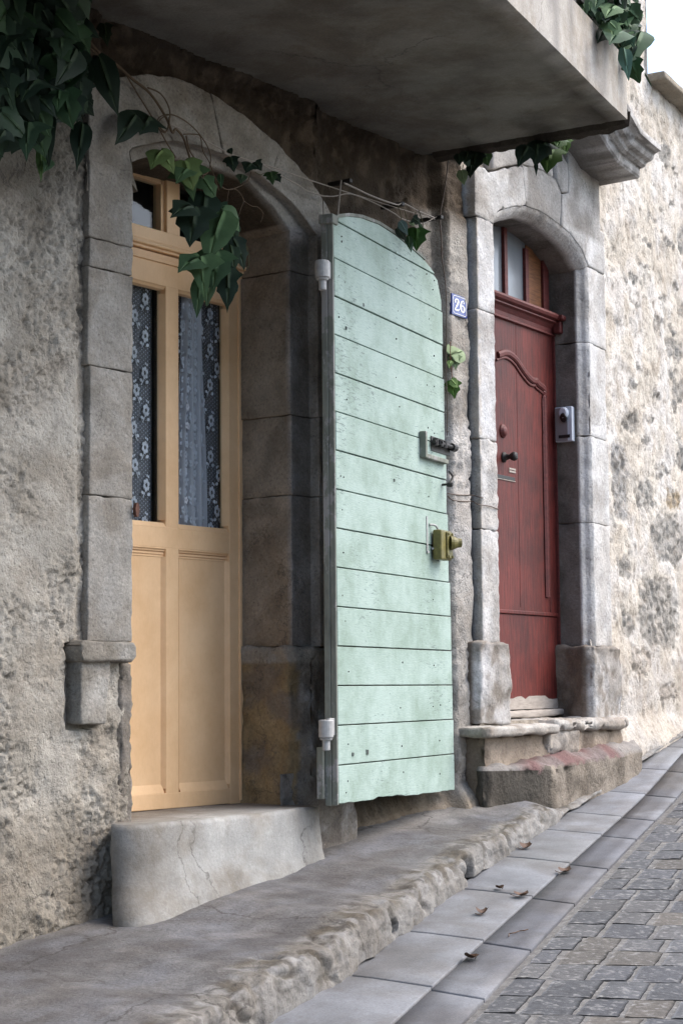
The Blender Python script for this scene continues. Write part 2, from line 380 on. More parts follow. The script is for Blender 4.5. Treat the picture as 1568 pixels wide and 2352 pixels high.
def near_col(x, y, z):
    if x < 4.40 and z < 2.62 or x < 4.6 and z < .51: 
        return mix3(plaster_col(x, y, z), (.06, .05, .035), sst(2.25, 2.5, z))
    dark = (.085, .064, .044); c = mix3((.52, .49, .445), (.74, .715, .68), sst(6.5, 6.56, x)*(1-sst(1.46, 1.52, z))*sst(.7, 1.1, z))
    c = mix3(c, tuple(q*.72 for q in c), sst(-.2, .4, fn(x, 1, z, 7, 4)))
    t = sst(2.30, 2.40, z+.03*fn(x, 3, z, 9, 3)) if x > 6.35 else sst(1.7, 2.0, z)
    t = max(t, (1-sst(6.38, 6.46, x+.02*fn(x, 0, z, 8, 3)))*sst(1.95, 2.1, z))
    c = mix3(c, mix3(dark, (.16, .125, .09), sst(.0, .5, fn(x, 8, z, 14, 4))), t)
    if z < .05 and x > 5.6: 
        c = mix3(c, (.055, .045, .032), sst(.05, -.02, z)*(1-sst(6.3, 6.5, x))*.9)
        k = sst(-.02, -.12, z-.108*(x-6.1)+.03*fn(x, 5, 0, 9, 3)); c = mix3(c, (.34, .27, .19), k*.8)
    if z > 2.62: c = (.4, .36, .3)
    return c
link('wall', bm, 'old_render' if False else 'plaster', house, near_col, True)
# ---- dressed stone surround of the yellow door
def sur_col(x, y, z):
    k = MN.noise(Vector((round(x*1.3), 2, round(z*2.6))))
    c = mix3((.52, .49, .435), (.44, .415, .37), sst(-.4, .4, k))
    c = mix3(c, (.30, .27, .225), sst(.1, .6, fn(x, 0, z, 5, 4))*.6)
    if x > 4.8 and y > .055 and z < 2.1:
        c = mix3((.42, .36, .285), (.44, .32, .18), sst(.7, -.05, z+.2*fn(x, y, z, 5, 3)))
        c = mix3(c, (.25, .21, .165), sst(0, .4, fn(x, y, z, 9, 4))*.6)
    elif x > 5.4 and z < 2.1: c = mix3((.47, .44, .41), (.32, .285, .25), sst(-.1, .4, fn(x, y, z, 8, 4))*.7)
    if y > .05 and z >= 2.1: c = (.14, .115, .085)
    if x < 4.7 and y < .02: c = mix3(c, (.44, .42, .38), sst(.0, -.5, fn(x, 6, z, 3, 2)))
    return c
bm = bmesh.new()
zl = [.555, 1.02, 1.435, 1.755, 1.85, 2.105]
for i, (a, b) in enumerate(zip(zl, zl[1:])):
    w = [0, .006, -.004, .003, 0][i]
    stone(bm, [(4.385+w, a+.0015), (4.592, a+.0015), (4.592, b-.0015), (4.388+w, b-.0015)], 0, .30, step=.02, amp=.0045, bev=.004, seed=i, ns=20)
prR = [(5.485, .34), (5.485, .04), (5.60, .04), (5.60, 0), (5.80, 0), (5.80, .34)]
zr = [.50, .555, 1.105, 1.40, 1.935, 2.09]
for i, (a, b) in enumerate(zip(zr[1:], zr[2:])):
    stone(bm, [(x+[0, .003, -.002, .002][i], y) for x, y in prR], a+.001, b-.001, 'z', step=.022, amp=.0045, bev=.0035, seed=10+i, ns=18)
NA = 48
fa, fb, fo = resample(A_f, NA), resample(A_b, NA), resample(A_o, NA)
js = [0, 13, 24, 35, 48]
for k, (i0, i1) in enumerate(zip(js, js[1:])):
    g = .001
    P = [(fa[i].x+(g if i == i0 else -g if i == i1 else 0), fa[i].y) for i in range(i0, i1+1)]
    o1 = min(NA, i1+[1, 0, 0, 0][k])
    Q = [(fo[i].x+(g if i == i0 else -g if i == i1 else 0), fo[i].y) for i in range(i1, i0-1, -1)]
    stone(bm, P+Q, [0, .002, -.001, .0015][k], .30, step=.025, amp=.004, bev=.0035, seed=20+k, ns=20)
b2 = bmesh.new()
loft(b2, [[(p.x, .002, p.y-.001) for p in fa], [(p.x, .04, p.y-.002) for p in fa], [(lerp(p.x, q.x, .5), .038, lerp(p.y, q.y, .5)) for p, q in zip(fa, fb)], [(q.x, .042, q.y) for q in fb], [(q.x, .12, q.y-.004) for q in fb], [(q.x, .22, q.y-.006) for q in fb], [(q.x, .34, q.y-.006) for q in fb]])
bmesh.ops.subdivide_edges(b2, edges=b2.edges[:], cuts=1, use_grid_fill=True); b2.normal_update()
for v in b2.verts: v.co += v.normal*.005*fn(*v.co, 12)
me = bpy.data.meshes.new('t'); b2.to_mesh(me); b2.free(); bm.from_mesh(me)
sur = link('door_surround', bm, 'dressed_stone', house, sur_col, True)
bm = bmesh.new()
# left plinth block with its moulded cap, right plinth worn away, and the rough corner under the left block
stone(bm, [(4.325, .30), (4.44, .295), (4.46, .50), (4.325, .505)], -.030, .1, step=.018, amp=.006, bev=.006, seed=3)
stone(bm, [(4.308, .512), (4.318, .492), (4.54, .49), (4.562, .512), (4.562, .54), (4.55, .555), (4.32, .558), (4.305, .545)], -.050, .28, step=.016, amp=.005, bev=.008, seed=4)
stone(bm, [(4.53, -.06), (4.597, -.03), (4.60, .15), (4.588, .3), (4.594, .488), (4.53, .488)], .0, .30, step=.012, amp=.009, bev=.012, big=.006, seed=5, ns=26)
PLR = bmesh.new()
stone(PLR, [(5.475, .34), (5.47, .05), (5.56, .0), (5.82, -.01), (5.82, .34)], -.2, .553, 'z', step=.016, amp=.012, bev=.012, big=.012, seed=6)
def pl_col(x, y, z):
    if x < 4.47 or z > .5: return mix3((.50, .475, .425), (.37, .35, .305), sst(-.2, .4, fn(x, y, z, 8, 4)))
    c = mix3((.33, .30, .26), (.52, .51, .50), sst(.05, .35, fn(x, y, z, 6, 4)))
    if x > 5 and y > .03: c = mix3((.42, .31, .17), (.29, .24, .185), sst(-.1, .4, fn(x, y, z, 7, 4)))
    if x > 5 and y <= .03: c = mix3(c, (.24, .21, .18), sst(.05, .4, fn(x, y, z, 11, 4)))
    return c
link('plinth', bm, 'dressed_stone', sur, pl_col, True)
link('plinth', PLR, 'dressed_stone', sur, pl_col, True)
bm = bmesh.new()
tube(bm, [(4.598, -.004, .985), (4.598, -.016, .985), (4.598, -.017, .985)], .02, 8)
for v in bm.verts: v.co.x = 4.598+(v.co.x-4.598)*.5; v.co.z = .985+(v.co.z-.985)*1.2
link('iron_stud', bm, 'rust', sur)
# ---- doorstep
bm = bmesh.new()
top = [(4.385, -.10), (4.392, -.135), (4.42, -.162), (4.47, -.172), (4.60, -.172), (5.0, -.15), (5.44, -.115), (5.49, .0), (5.60, .02), (5.60, .40), (4.55, .40), (4.55, .02), (4.44, -.06)]
cen = Vector((4.95, .05))
lv = [(-.012, .985), (-.028, 1.0), (-.09, 1.0), (-.16, 1.005), (-.20, 1.03), (-.235, 1.055), (-.27, 1.10), (-.31, 1.14), (-.40, 1.2)]
def ringp(sc):
    out = []
    for i, (x, y) in enumerate(top):
        if y > .01: out.append(Vector((x, y)))
        else: out.append(Vector((cen.x+(x-cen.x)*(1+(sc-1)*.45), cen.y+(y-cen.y)*(1+(sc-1)*1.9))))
    return out
def dense(P, st=.03):
    o = []
    for i in range(len(P)):
        a, b = P[i], P[(i+1) % len(P)]; n = max(1, int((b-a).length/st))
        o += [a.lerp(b, k/n) for k in range(n)]
    return o
base = dense([Vector(t) for t in top]); rows = []
cnt = [max(1, int((Vector(top[(i+1) % len(top)])-Vector(top[i])).length/.03)) for i in range(len(top))]
for z, sc in lv:
    P = ringp(sc); o = []
    for i in range(len(P)):
        a, b = P[i], P[(i+1) % len(P)]; o += [a.lerp(b, k/cnt[i]) for k in range(cnt[i])]
    rows.append([bm.verts.new((p.x+.010*fn(p.x, p.y, z, 8), p.y+.012*fn(p.x, p.y, z+3, 6)-.006*fn(p.x, p.y, z, 22), z+(.006*fn(p.x, p.y, 0, 6) if z > -.05 else 0))) for p in o])
n = len(rows[0])
for i in range(len(rows)-1):
    for k in range(n): bm.faces.new((rows[i][k], rows[i][(k+1) % n], rows[i+1][(k+1) % n], rows[i+1][k]))
f = bm.faces.new(rows[0])
step_col = lambda x, y, z: mix3(mix3((.42, .42, .40), (.31, .30, .275), sst(-.2, .4, fn(x, y, z, 4, 4))), (.27, .235, .19), (sst(-.10, .0, y)*sst(-.06, -.02, z)*.9 if z > -.06 else sst(4.45, 4.32, x)*.6))
r = bmesh.ops.inset_individual(bm, faces=[f], thickness=.0)
bmesh.ops.triangulate(bm, faces=[q for q in bm.faces if len(q.verts) > 4])
link('doorstep', bm, 'concrete', house, step_col, True)
# ---- yellow door
YD = .27
bm = bmesh.new(); bv = .003
box(bm, 4.65, 4.78, YD, YD+.045, -.012, 1.95, bv); box(bm, 5.41, 5.545, YD, YD+.045, -.012, 1.95, bv)
box(bm, 5.062, 5.131, YD+.0015, YD+.045, .0, 1.90, bv)
box(bm, 4.775, 5.415, YD+.001, YD+.045, -.010, .045, bv)
box(bm, 4.775, 5.415, YD+.001, YD+.045, .90, .975, bv); box(bm, 4.775, 5.415, YD+.001, YD+.045, 1.835, 1.949, bv)
for x0, x1 in ((4.775, 5.066), (5.127, 5.415)):
    box(bm, x0, x1, YD+.016, YD+.03, .03, .905)                                   # sunk panel
    for dz, dy, h in ((.0, .0, .004), (.0, .006, .012), (.016, .010, .007), (.026, .0125, .006)): 
        box(bm, x0+.004, x1-.004, YD+dy+.001, YD+.03, .90-dz-h, .90-dz+.001, .0008)
    for xx, sg in ((x0+.004, 1), (x1-.004, -1)):                                    # splayed edges of the panel
        prism(bm, [(xx, YD+.002), (xx+sg*.012, YD+.0158), (xx, YD+.0158)], .06, .87, 'z')
        prism(bm, [(xx, YD+.002), (xx+sg*.012, YD+.03), (xx, YD+.03)], 1.00, 1.81, 'z')
    prism(bm, [(YD+.002, .045), (YD+.0158, .045), (YD+.0158, .075)], x0+.012, x1-.012, 'x')
    prism(bm, [(YD+.0, .972), (YD+.03, .972), (YD+.03, .992), (YD+.012, .990)], x0, x1, 'x')
    prism(bm, [(YD+.002, 1.838), (YD+.03, 1.838), (YD+.03, 1.822), (YD+.012, 1.826)], x0, x1, 'x')
# outer moulding of the leaf
box(bm, 5.463, 5.472, YD-.006, YD+.01, .0, 1.925, .002); box(bm, 4.70, 5.472, YD-.0065, YD+.01, 1.916, 1.926, .002)
door = link('door', bm, 'yellow_paint', house, label='yellow painted half-glazed door')
bm = bmesh.new()
box(bm, 5.549, 5.60, YD-.012, YD+.06, -.01, 2.07, .003); box(bm, 4.55, 4.646, YD-.012, YD+.06, -.01, 2.07, .003)
prism(bm, [(5.552, YD-.012), (5.57, YD-.03), (5.60, YD-.03), (5.60, YD-.012)], -.005, 2.02, 'z')
box(bm, 4.60, 5.56, YD-.010, YD+.06, 1.953, 2.03, .003)
box(bm, 4.60, 5.56, YD-.024, YD+.03, 1.963, 1.979, .006); box(bm, 4.60, 5.56, YD-.016, YD+.03, 1.979, 1.990, .003)
# curved head following the arch, with the transom light cut out of it
hw = [(x, min(interp(sorted((p.x, p.y) for p in fb), x)-.005+.03, 9)) for x in [4.60+.03*i for i in range(33)]]
prism(bm, [(4.60, 2.222)]+[(x, z) for x, z in hw if z > 2.222]+[(5.55, 2.222)], YD-.004, YD+.05)
box(bm, 4.60, 4.66, YD-.006, YD+.05, 2.02, 2.235, .002); box(bm, 5.06, 5.13, YD-.0065, YD+.05, 2.02, 2.23, .002)
prism(bm, [(5.44, 2.02), (5.60, 2.02), (5.60, 2.12), (5.50, 2.23), (5.38, 2.23)], YD-.0062, YD+.05)
box(bm, 5.044, 5.062, YD+.008, YD+.045, 2.03, 2.224); box(bm, 4.66, 5.05, YD+.008, YD+.045, 2.207, 2.224)
link('door_frame', bm, 'yellow_paint', door)
bm = bmesh.new(); box(bm, 4.66, 5.07, YD+.03, YD+.034, 2.02, 2.23); box(bm, 5.12, 5.45, YD+.03, YD+.034, 2.02, 2.23)
link('transom_light', bm, 'window_glass', door)
for x0, x1 in ((4.77, 5.068), (5.125, 5.42)):
    bm = bmesh.new(); box(bm, x0, x1, YD+.026, YD+.030, .96, 1.84); link('pane', bm, 'window_glass', door)
bm = bmesh.new(); box(bm, 4.0, 6.1, YD+.30, 2.2, -.3, 2.5)
for x0, x1, z0, z1 in ((4.0, 4.64, -.3, 2.5), (5.56, 6.1, -.3, 2.5), (4.64, 5.56, 2.3, 2.5), (4.64, 5.56, -.3, -.02)): box(bm, x0, x1, YD+.061, YD+.299, z0, z1)
link('interior', bm, 'room_dark', house)
# ---- lace curtains behind the two panes
def curtain(xa, xb, label, amp, drape):
    t = thing('lace_curtain', ((xa+xb)/2, YD+.07, 1.9), label, 'curtain', 'lace curtains behind the door glass')
    def sy(x, z, off=0.):
        return YD+.062+off+amp*(math.sin((x-xa)*70+z*1.5)+.5*math.sin((x-xa)*131+1+z))
    bm = bmesh.new(); nx, nz = 50, 30
    V = [[bm.verts.new((lerp(xa, xb, i/nx), sy(lerp(xa, xb, i/nx), lerp(.955, 1.86, j/nz)), lerp(.955, 1.86, j/nz))) for j in range(nz+1)] for i in range(nx+1)]
    for i in range(nx):
        for j in range(nz): bm.faces.new((V[i][j], V[i+1][j], V[i+1][j+1], V[i][j+1]))
    link('net', bm, 'net', t, smooth=True)
    ds = [(0, 0, 0)]
    if drape:
        bm = bmesh.new()
        def dr(u, z):
            w = lerp(.115, .165, sst(1.8, 1.1, z)); cx = 5.275
            x = cx-w*.62+w*u; return Vector((x+.004*math.sin(u*25), YD+.052+.012*math.sin(u*22+.7*math.sin(z*2.3))+.004*math.sin(u*47+z), z))
        V = [[bm.verts.new(dr(i/70, lerp(.95, 1.86, j/30))) for j in range(31)] for i in range(71)]
        for i in range(70):
            for j in range(30): bm.faces.new((V[i][j], V[i+1][j], V[i+1][j+1], V[i][j+1]))
        link('drape', bm, 'net_dense', t, smooth=True)
    bm = bmesh.new(); rnd = random.Random(3)
    def spot(x, z, rx, rz, a, y):
        vs = [bm.verts.new((x+rx*math.cos(t_)*math.cos(a)-rz*math.sin(t_)*math.sin(a), y, z+rx*math.cos(t_)*math.sin(a)+rz*math.sin(t_)*math.cos(a))) for t_ in [k*math.pi/3 for k in range(6)]]
        bm.faces.new(vs)
    k = 0; z = .99
    while z < 1.82:
        for c_ in range(4):
            x = xa+.035+.098*c_+(.049 if k % 2 else 0)+rnd.uniform(-.008, .008)
            if xa+.012 < x < xb-.012:
                y = sy(x, z)-.012-(.006 if drape else 0); fl = 1 if k % 2 else -1; s = 1.
                for q in range(6):
                    a = q*math.pi/3+.3; spot(x+.011*math.cos(a), z+.0155*math.sin(a), .0068, .0092, 0, y)
                spot(x+fl*.012, z-.034, .0022, .015, fl*.5, y); spot(x-fl*.012, z-.032, .009, .0065, .4, y); spot(x+fl*.02, z-.028, .008, .006, -.4, y)
                spot(x-fl*.012, z+.03, .004, .0055, 0, y); spot(x-fl*.004, z+.034, .0035, .005, 0, y)
        z += .0665; k += 1
    for i in range(int((xb-xa)/.0105)):
        for j in range(60):
            x = xa+.005+i*.0105; z = .962+j*.0148+(.0074 if i % 2 else 0); spot(x, z, .0009, .0026, 0, sy(x, z)-.002)
    if drape:
        for j in range(26):
            for i in range(3):
                z = .98+j*.034; p = dr(.14+.19*i+(.09 if j % 2 else 0)+rnd.uniform(-.03, .03), z)
                for q in range(5): a = q*1.257; spot(p.x+.006*math.cos(a), z+.009*math.sin(a), .0042, .006, 0, p.y-.007)
        for j in range(70):
            z = .96+j*.0125; p = dr(.66, z); spot(p.x-.004*(j % 2), z, .006, .0058, 0, p.y-.006)
    link('flower_pattern', bm, 'lace', t, (.82, .79, .80), smooth='open')
    return t
curtain(4.775, 5.055, 'flat lace curtain with white flowers behind the narrow left pane of the yellow door', .0012, False)
curtain(5.125, 5.42, 'gathered bluish lace curtain with flowers behind the right pane of the yellow door', .003, True)
# ---- balcony
bm = bmesh.new()
bx = lambda x: -.786-.2217*(6.582-x)
nx = 90
def slabpt(i, j, top):
    x1 = lerp(1.2, 6.582, i/nx); yf = bx(x1); y = lerp(yf, .14, j/12); x = x1-.085*(j/12)*(i/nx)
    return Vector((x, y, 2.86 if top else 2.61+.003*fn(x, y, 0, 3)))
for tp in (0, 1):
    V = [[bm.verts.new(slabpt(i, j, tp)) for j in range(13)] for i in range(nx+1)]
    for i in range(nx):
        for j in range(12): bm.faces.new((V[i][j], V[i+1][j], V[i+1][j+1], V[i][j+1]))
    if tp == 0: V0 = V
for k in range(1):
    lev = 8
    F_rows = []
    ring0 = [V0[i][0] for i in range(nx+1)]+[V0[nx][j] for j in range(1, 13)]
    ring1 = [V[i][0] for i in range(nx+1)]+[V[nx][j] for j in range(1, 13)]
    prev = ring0
    for l in range(1, lev+1):
        cur = ring1 if l == lev else [bm.verts.new(a.co.lerp(b.co, l/lev)) for a, b in zip(ring0, ring1)]
        for q in range(len(cur)-1): bm.faces.new((prev[q], prev[q+1], cur[q+1], cur[q]))
        prev = cur
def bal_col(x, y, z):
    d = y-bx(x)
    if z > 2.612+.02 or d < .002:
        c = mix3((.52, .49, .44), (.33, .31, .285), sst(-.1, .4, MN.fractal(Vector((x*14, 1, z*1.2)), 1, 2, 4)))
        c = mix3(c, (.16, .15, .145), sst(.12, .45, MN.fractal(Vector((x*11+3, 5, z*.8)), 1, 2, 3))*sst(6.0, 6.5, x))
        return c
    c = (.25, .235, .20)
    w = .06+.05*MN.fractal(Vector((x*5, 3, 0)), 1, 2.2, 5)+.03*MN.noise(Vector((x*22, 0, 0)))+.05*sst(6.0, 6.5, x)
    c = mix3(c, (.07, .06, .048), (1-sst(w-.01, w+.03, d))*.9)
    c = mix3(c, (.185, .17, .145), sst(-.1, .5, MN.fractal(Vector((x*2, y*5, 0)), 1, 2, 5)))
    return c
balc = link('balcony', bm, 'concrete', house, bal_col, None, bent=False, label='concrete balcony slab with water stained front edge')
bm = bmesh.new()                                   # broken lip of old render under its end
V = []
for i in range(61):
    t = i/60; x = 6.582-.085*t; y = lerp(-.775, .07, t)
    d = .010+.014*abs(fn(x*3, y, 0, 9, 3))+.010*sst(0, .15, t)
    V.append([bm.verts.new(p) for p in ((x-.012-.01*fn(0, y, 1, 20), y, 2.613), (x+.004, y, 2.61-d*.8), (x+.035, y, 2.61-d*1.3), (x+.05, y, 2.66))])
for i in range(60):
    for k in range(3): bm.faces.new((V[i][k], V[i+1][k], V[i+1][k+1], V[i][k+1]))
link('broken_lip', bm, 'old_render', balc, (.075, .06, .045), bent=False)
bm = bmesh.new()
for k in range(24):
    x = 1.4+k*.22; box(bm, x-.007, x+.007, bx(x)+.035, bx(x)+.049, 2.86, 3.75)
for z in (2.93, 3.74):
    vs = box(bm, 0, 1, 0, 1, 0, 1) 
    vv = bm.verts[-8:] if False else list(bm.verts)[-8:]
    for v in vv:
        X = 1.3 if v.co.x < .5 else 6.54; v.co = Vector((X, bx(X)+.03+v.co.y*.022, z+v.co.z*.018))
link('railing', bm, 'iron', balc, bent=False)
bm = bmesh.new()
for x0, x1 in ((5.25, 5.95),):
    P = [(x0, bx(x0)+.055), (x1, bx(x1)+.055), (x1, bx(x1)+.25), (x0, bx(x0)+.25)]
    prism(bm, P, 2.862, 3.01, 'z')
    P = [(x0-.01, bx(x0)+.052), (x1+.01, bx(x1)+.052), (x1+.01, bx(x1)+.26), (x0-.01, bx(x0)+.26)]
    prism(bm, P, 3.0, 3.03, 'z')
tag(link('planter', bm, 'black_plastic', None, bent=False), 'black plastic planter on the balcony beside the ivy', 'planter')
# ---- green shutter
HA = R(12.8); SO = Vector((5.372, -.235, 0)); SU = Vector((math.cos(HA), math.sin(HA), 0)); SN = Vector((math.sin(HA), -math.cos(HA), 0))
def sp(px, py, out=0.):
    d = ray(px, py); t = ((SO+SN*out-CAM).dot(SN))/d.dot(SN); p = CAM+d*t
    return (p-SO).dot(SU), p.z
def S(u, z, o): return SO+SU*u+SN*o+Vector((0, 0, z))
def to_s(bm):
    for v in bm.verts: v.co = S(v.co.x, v.co.z, -v.co.y)      # local: x along the boards, y into the wall, z up
topc = [sp(*p) for p in [(768, 505), (775, 499), (800, 496), (830, 500), (870, 515), (905, 537), (940, 566), (975, 597), (995, 622), (1006, 645), (1013, 690)]]
sl = [2.068]+[1.93-.138*k for k in range(14)]
sl = [z for z in sl if z > .1]
def rx(z): return lerp(1.187, 1.118, sst(.0, 2.0, z))+.004*n1(0, 3, z, 3)
shut_u0 = .024
levels = [2.2]+sl+[-.01]
bm = bmesh.new()
tc2 = sorted((max(u, shut_u0), z) for u, z in topc)
def topz(u): return interp(tc2, u) if u < tc2[-1][0] else tc2[-1][1]
for k, (z1, z0) in enumerate(zip(levels, levels[1:])):
    off = [.0, .0015, -.001, .002, 0, .001, -.0015, .001, 0, .0015, 0, -.001, .001, .0005, .001, 0][k % 16]
    g = .0022
    n = 26; A, B = [], []
    for i in range(n+1):
        u = lerp(shut_u0, rx((z0+z1)/2)+[.001, -.003, .002, 0, .003, -.002][k % 6], i/n)
        zt = min(z1-g, topz(u)) ; zb = z0+g
        if k == len(levels)-2: zb = lerp(.004, -.008, i/n)+.004*fn(u, 0, 0, 30, 3)+(.006 if .35 < u < .62 else 0)
        if zt > zb+.001: A.append((u, zt)); B.append((u, zb+.0008*n1(u, k, 0, 14)))
    if len(A) < 2: continue
    if k == 0: B[0] = (B[0][0], B[0][1]); A.append((A[-1][0]+.004, B[-1][1]))
    b = bmesh.new(); prism(b, A+B[::-1], off, .022); bmesh.ops.recalc_face_normals(b, faces=b.faces[:])
    bmesh.ops.bevel(b, geom=[e for e in b.edges if abs(e.verts[0].co.y-e.verts[1].co.y) < 1e-5 and e.verts[0].co.y < .01], offset=.0015, segments=1, affect='EDGES')
    me = bpy.data.meshes.new('t'); b.to_mesh(me); b.free(); bm.from_mesh(me)
# nail heads
for z1, z0 in zip(levels, levels[1:]):
    for u in (.075, .11, .62, .95, 1.02):
        uu = u+random.uniform(-.02, .02); zz = (min(z1, topz(uu)-.01)+z0)/2+random.uniform(-.03, .03)
        if zz < topz(uu)-.02 and random.random() < .6: box(bm, uu-.0018, uu+.0018, -.0016, .004, zz-.002-.003*random.random(), zz+.002, 0, 1)
for px, py, r_ in [(834, 712, .006), (795, 765, .005), (843, 1740, .008), (810, 1745, .006), (905, 1115, .005)]:
    u, z = sp(px, py-12); box(bm, u-r_, u+r_, -.0026, .004, z-r_*1.2, z+r_*1.2, .001, 1)
to_s(bm)
shut = link('shutter', bm, ['green_paint', 'iron'], house, bent=False, label='pale green plank shutter with arched top, folded open')
bm = bmesh.new()                                     # backing boards and posts seen at the hinge edge
box(bm, .012, .022, .0005, .021, .0, 2.055, .002)
box(bm, .010, .10, .0225, .046, -.004, 2.06, .003); box(bm, -.004, .09, .047, .072, .02, .20, .003)
box(bm, .10, 1.10, .0225, .044, .02, 1.95)
to_s(bm); link('backing_frame', bm, 'green_edge', shut, bent=False)
bm = bmesh.new()                                     # bent strip along the arched head
T = [Vector(p) for p in tc2 if p[0] < 1.0]; rows = []
for i, p in enumerate(T): rows.append((p.x, p.y))
P = rows+[(x, z+.012) for x, z in rows[::-1]]; prism(bm, P, -.012+.008, .05)
box(bm, .0, .05, -.006, .05, 2.05, 2.085, .004)
to_s(bm); link('edge_strip', bm, 'green_edge', shut, bent=False)
for z in (1.865, .255):
    bm = bmesh.new()
    c = S(-.046, 0, -.016)
    lathe(bm, (c.x, c.y, z-.022), (0, 0, 1), [(0, .023), (.003, .026), (.058, .026), (.062, .023)], 20)
    lathe(bm, (c.x, c.y, z-.030), (0, 0, 1), [(0, .020), (.006, .023), (.008, .020)], 20)
    lathe(bm, (c.x, c.y, z-.066), (0, 0, 1), [(0, .011), (.003, .0135), (.037, .0135)], 16)
    b = bmesh.new(); box(b, -.03, .012, .008, .02, z-.015, z+.045, .002); to_s(b); me = bpy.data.meshes.new('t'); b.to_mesh(me); b.free(); bm.from_mesh(me)
    tube(bm, [(c.x+.01, c.y+.01, z-.035), (5.66, .01, z-.037)], .009, 8)
    link('hinge', bm, 'hinge_paint', shut, smooth=False, bent=False)
# block, bolt, staple and box lock near the free edge
def rod(bm, u0, z0, u1, z1, o, r, mi=0, o1=None): tube(bm, [S(u0, z0, o), S(u1, z1, o if o1 is None else o1)], r, 10, mi=mi)
u0, z0 = sp(962, 990); u1, _ = sp(1018, 1062)
zb = sp(968, 1052)[1]
bm = bmesh.new(); box(bm, u0, u0+.02, -.028, -.0005, zb, z0, .003); box(bm, u0+.0205, u1, -.024, -.0005, zb, zb+.018, .003); to_s(bm)
link('wooden_stop', bm, 'green_edge', shut, bent=False)
bm = bmesh.new(); uA, zA = sp(985, 1014); uB, zB = sp(1035, 1024); zB = zA-.002
b = bmesh.new(); box(b, uA+.015, uB-.02, -.004, -.0005, zA-.035, zA+.025, .001); to_s(b); me = bpy.data.meshes.new('t'); b.to_mesh(me); b.free(); bm.from_mesh(me)
rod(bm, uA, zA, uB, zA, .02, .0085); rod(bm, uA+.04, zA-.01, uA+.04, zA+.01, .03, .010); rod(bm, uA+.04, zA, uA+.04, zA, .0, .006, o1=.045)
for q in (.02, .075, .12): rod(bm, uA+q, zA-.014, uA+q, zA+.014, .02, .012)
rod(bm, uB-.045, zA, uB-.005, zA, .02, .016)
link('bolt', bm, 'iron', shut, bent=False)
bm = bmesh.new(); uL, zL = sp(978, 1185); uL2, zL2 = sp(981, 1268)
b = bmesh.new(); box(b, uL, uL+.012, -.003, -.0005, zL2, zL, .001); box(b, uL+.0, uL+.02, -.006, -.0005, zL2-.004, zL2+.004, .001); to_s(b); me = bpy.data.meshes.new('t'); b.to_mesh(me); b.free(); bm.from_mesh(me)
u_, z_ = sp(985, 1205); u2_, z2_ = sp(990, 1255)
tube(bm, smoothline([S(u_, z_, .002), S(u_+.025, z_-.005, .02), S(u_+.04, z_-.04, .028), S(u_+.035, z_-.085, .022), S(u_+.015, z2_-.01, .004)], 5), .0045, 8)
link('latch_handle', bm, 'hinge_paint', shut, bent=False)
bm = bmesh.new(); u0, z0 = sp(993, 1226); u1 = u0+.10; zb = sp(993, 1272)[1]
box(bm, u0, u1, -.006, -.0005, zb, z0, .001, 0); to_s(bm); lock = link('lock', bm, 'lock_red', shut, bent=False, label='olive box lock on a red plate')
bm = bmesh.new(); u0, z0 = sp(1005, 1216, .03); u1 = u0+.115; zb = z0-.118; zm = (z0+zb)/2
box(bm, u0, u1, -.045, -.007, zb, z0, .006)
box(bm, u0+.05, u1-.002, -.052, -.046, zb+.006, z0-.006, .004)
for a, b_ in ((u0+.062, z0-.014), (u1-.012, z0-.014), (u0+.062, zb+.014), (u1-.012, zb+.014)): box(bm, a-.005, a+.005, -.057, -.051, b_-.005, b_+.005, .002)
to_s(bm)
c = S(u0+.085, zm+.01, .05); lathe(bm, c, SN*.75+SU*.5, [(0, .030), (.012, .028), (.030, .019), (.045, .0175), (.047, .010), (.040, .008)], 18)
link('lock_case', bm, 'lock_paint', lock, bent=False)
bm = bmesh.new(); p0 = at(1026, 1082, .0); p1 = at(1033, 1112, -.03)
tube(bm, smoothline([p0+Vector((0, -.01, 0)), p0+Vector((.012, -.02, -.025)), p1], 5), .004, 8, .007); lathe(bm, p1+Vector((0, .0, -.002)), (.3, -1, 0), [(-.012, .008), (0, .011), (.012, .008)], 12)
tube(bm, [p1, p1+Vector((0, .12, 0))], .005, 6)
tag(link('shutter_catch', bm, 'iron', None), 'small black iron catch holding the free edge of the green shutter', 'catch')
# ---- enamel number plate
pa, pb, pc_ = at(1037, 672, .03), at(1072, 678, .03), at(1073, 729, .03)
PX0, PX1, PZ1, PZ0 = pa.x, pb.x, pa.z, at(1037, 720, .03).z
num = thing('house_number_plate', (PX0, .05, PZ0), 'small blue enamel plate with white number 26 on the stone wall', 'number plate')
bm = bmesh.new(); prism(bm, [(PX0, PZ0), (PX1, PZ0), (PX1, PZ1), (PX0, PZ1)], .030, .06); bmesh.ops.bevel(bm, geom=bm.edges[:], offset=.002, segments=2, affect='EDGES')
link('plate', bm, 'enamel_blue', num)
W_, H_ = PX1-PX0, PZ1-PZ0
def strokes(bm, pts, y, close=False):
    Q = [Vector((p[0], p[1])) for p in pts]; ws = [p[2] for p in pts]; n = len(Q); L_, R2 = [], []
    for i in range(n):
        d = (Q[(i+1) % n if close else min(i+1, n-1)]-Q[(i-1) % n if close else max(i-1, 0)]).normalized(); nn = Vector((-d.y, d.x))
        for lst, s in ((L_, 1), (R2, -1)):
            q = Q[i]+nn*ws[i]*s; lst.append((PX0+W_*q.x, PZ0+H_*q.y))
    vl = [bm.verts.new((a, y, b)) for a, b in L_]; vr = [bm.verts.new((a, y, b)) for a, b in R2]
    for i in range(n if close else n-1): bm.faces.new((vl[i], vl[(i+1) % n], vr[(i+1) % n], vr[i]))
bm = bmesh.new(); e = .075; q = .07
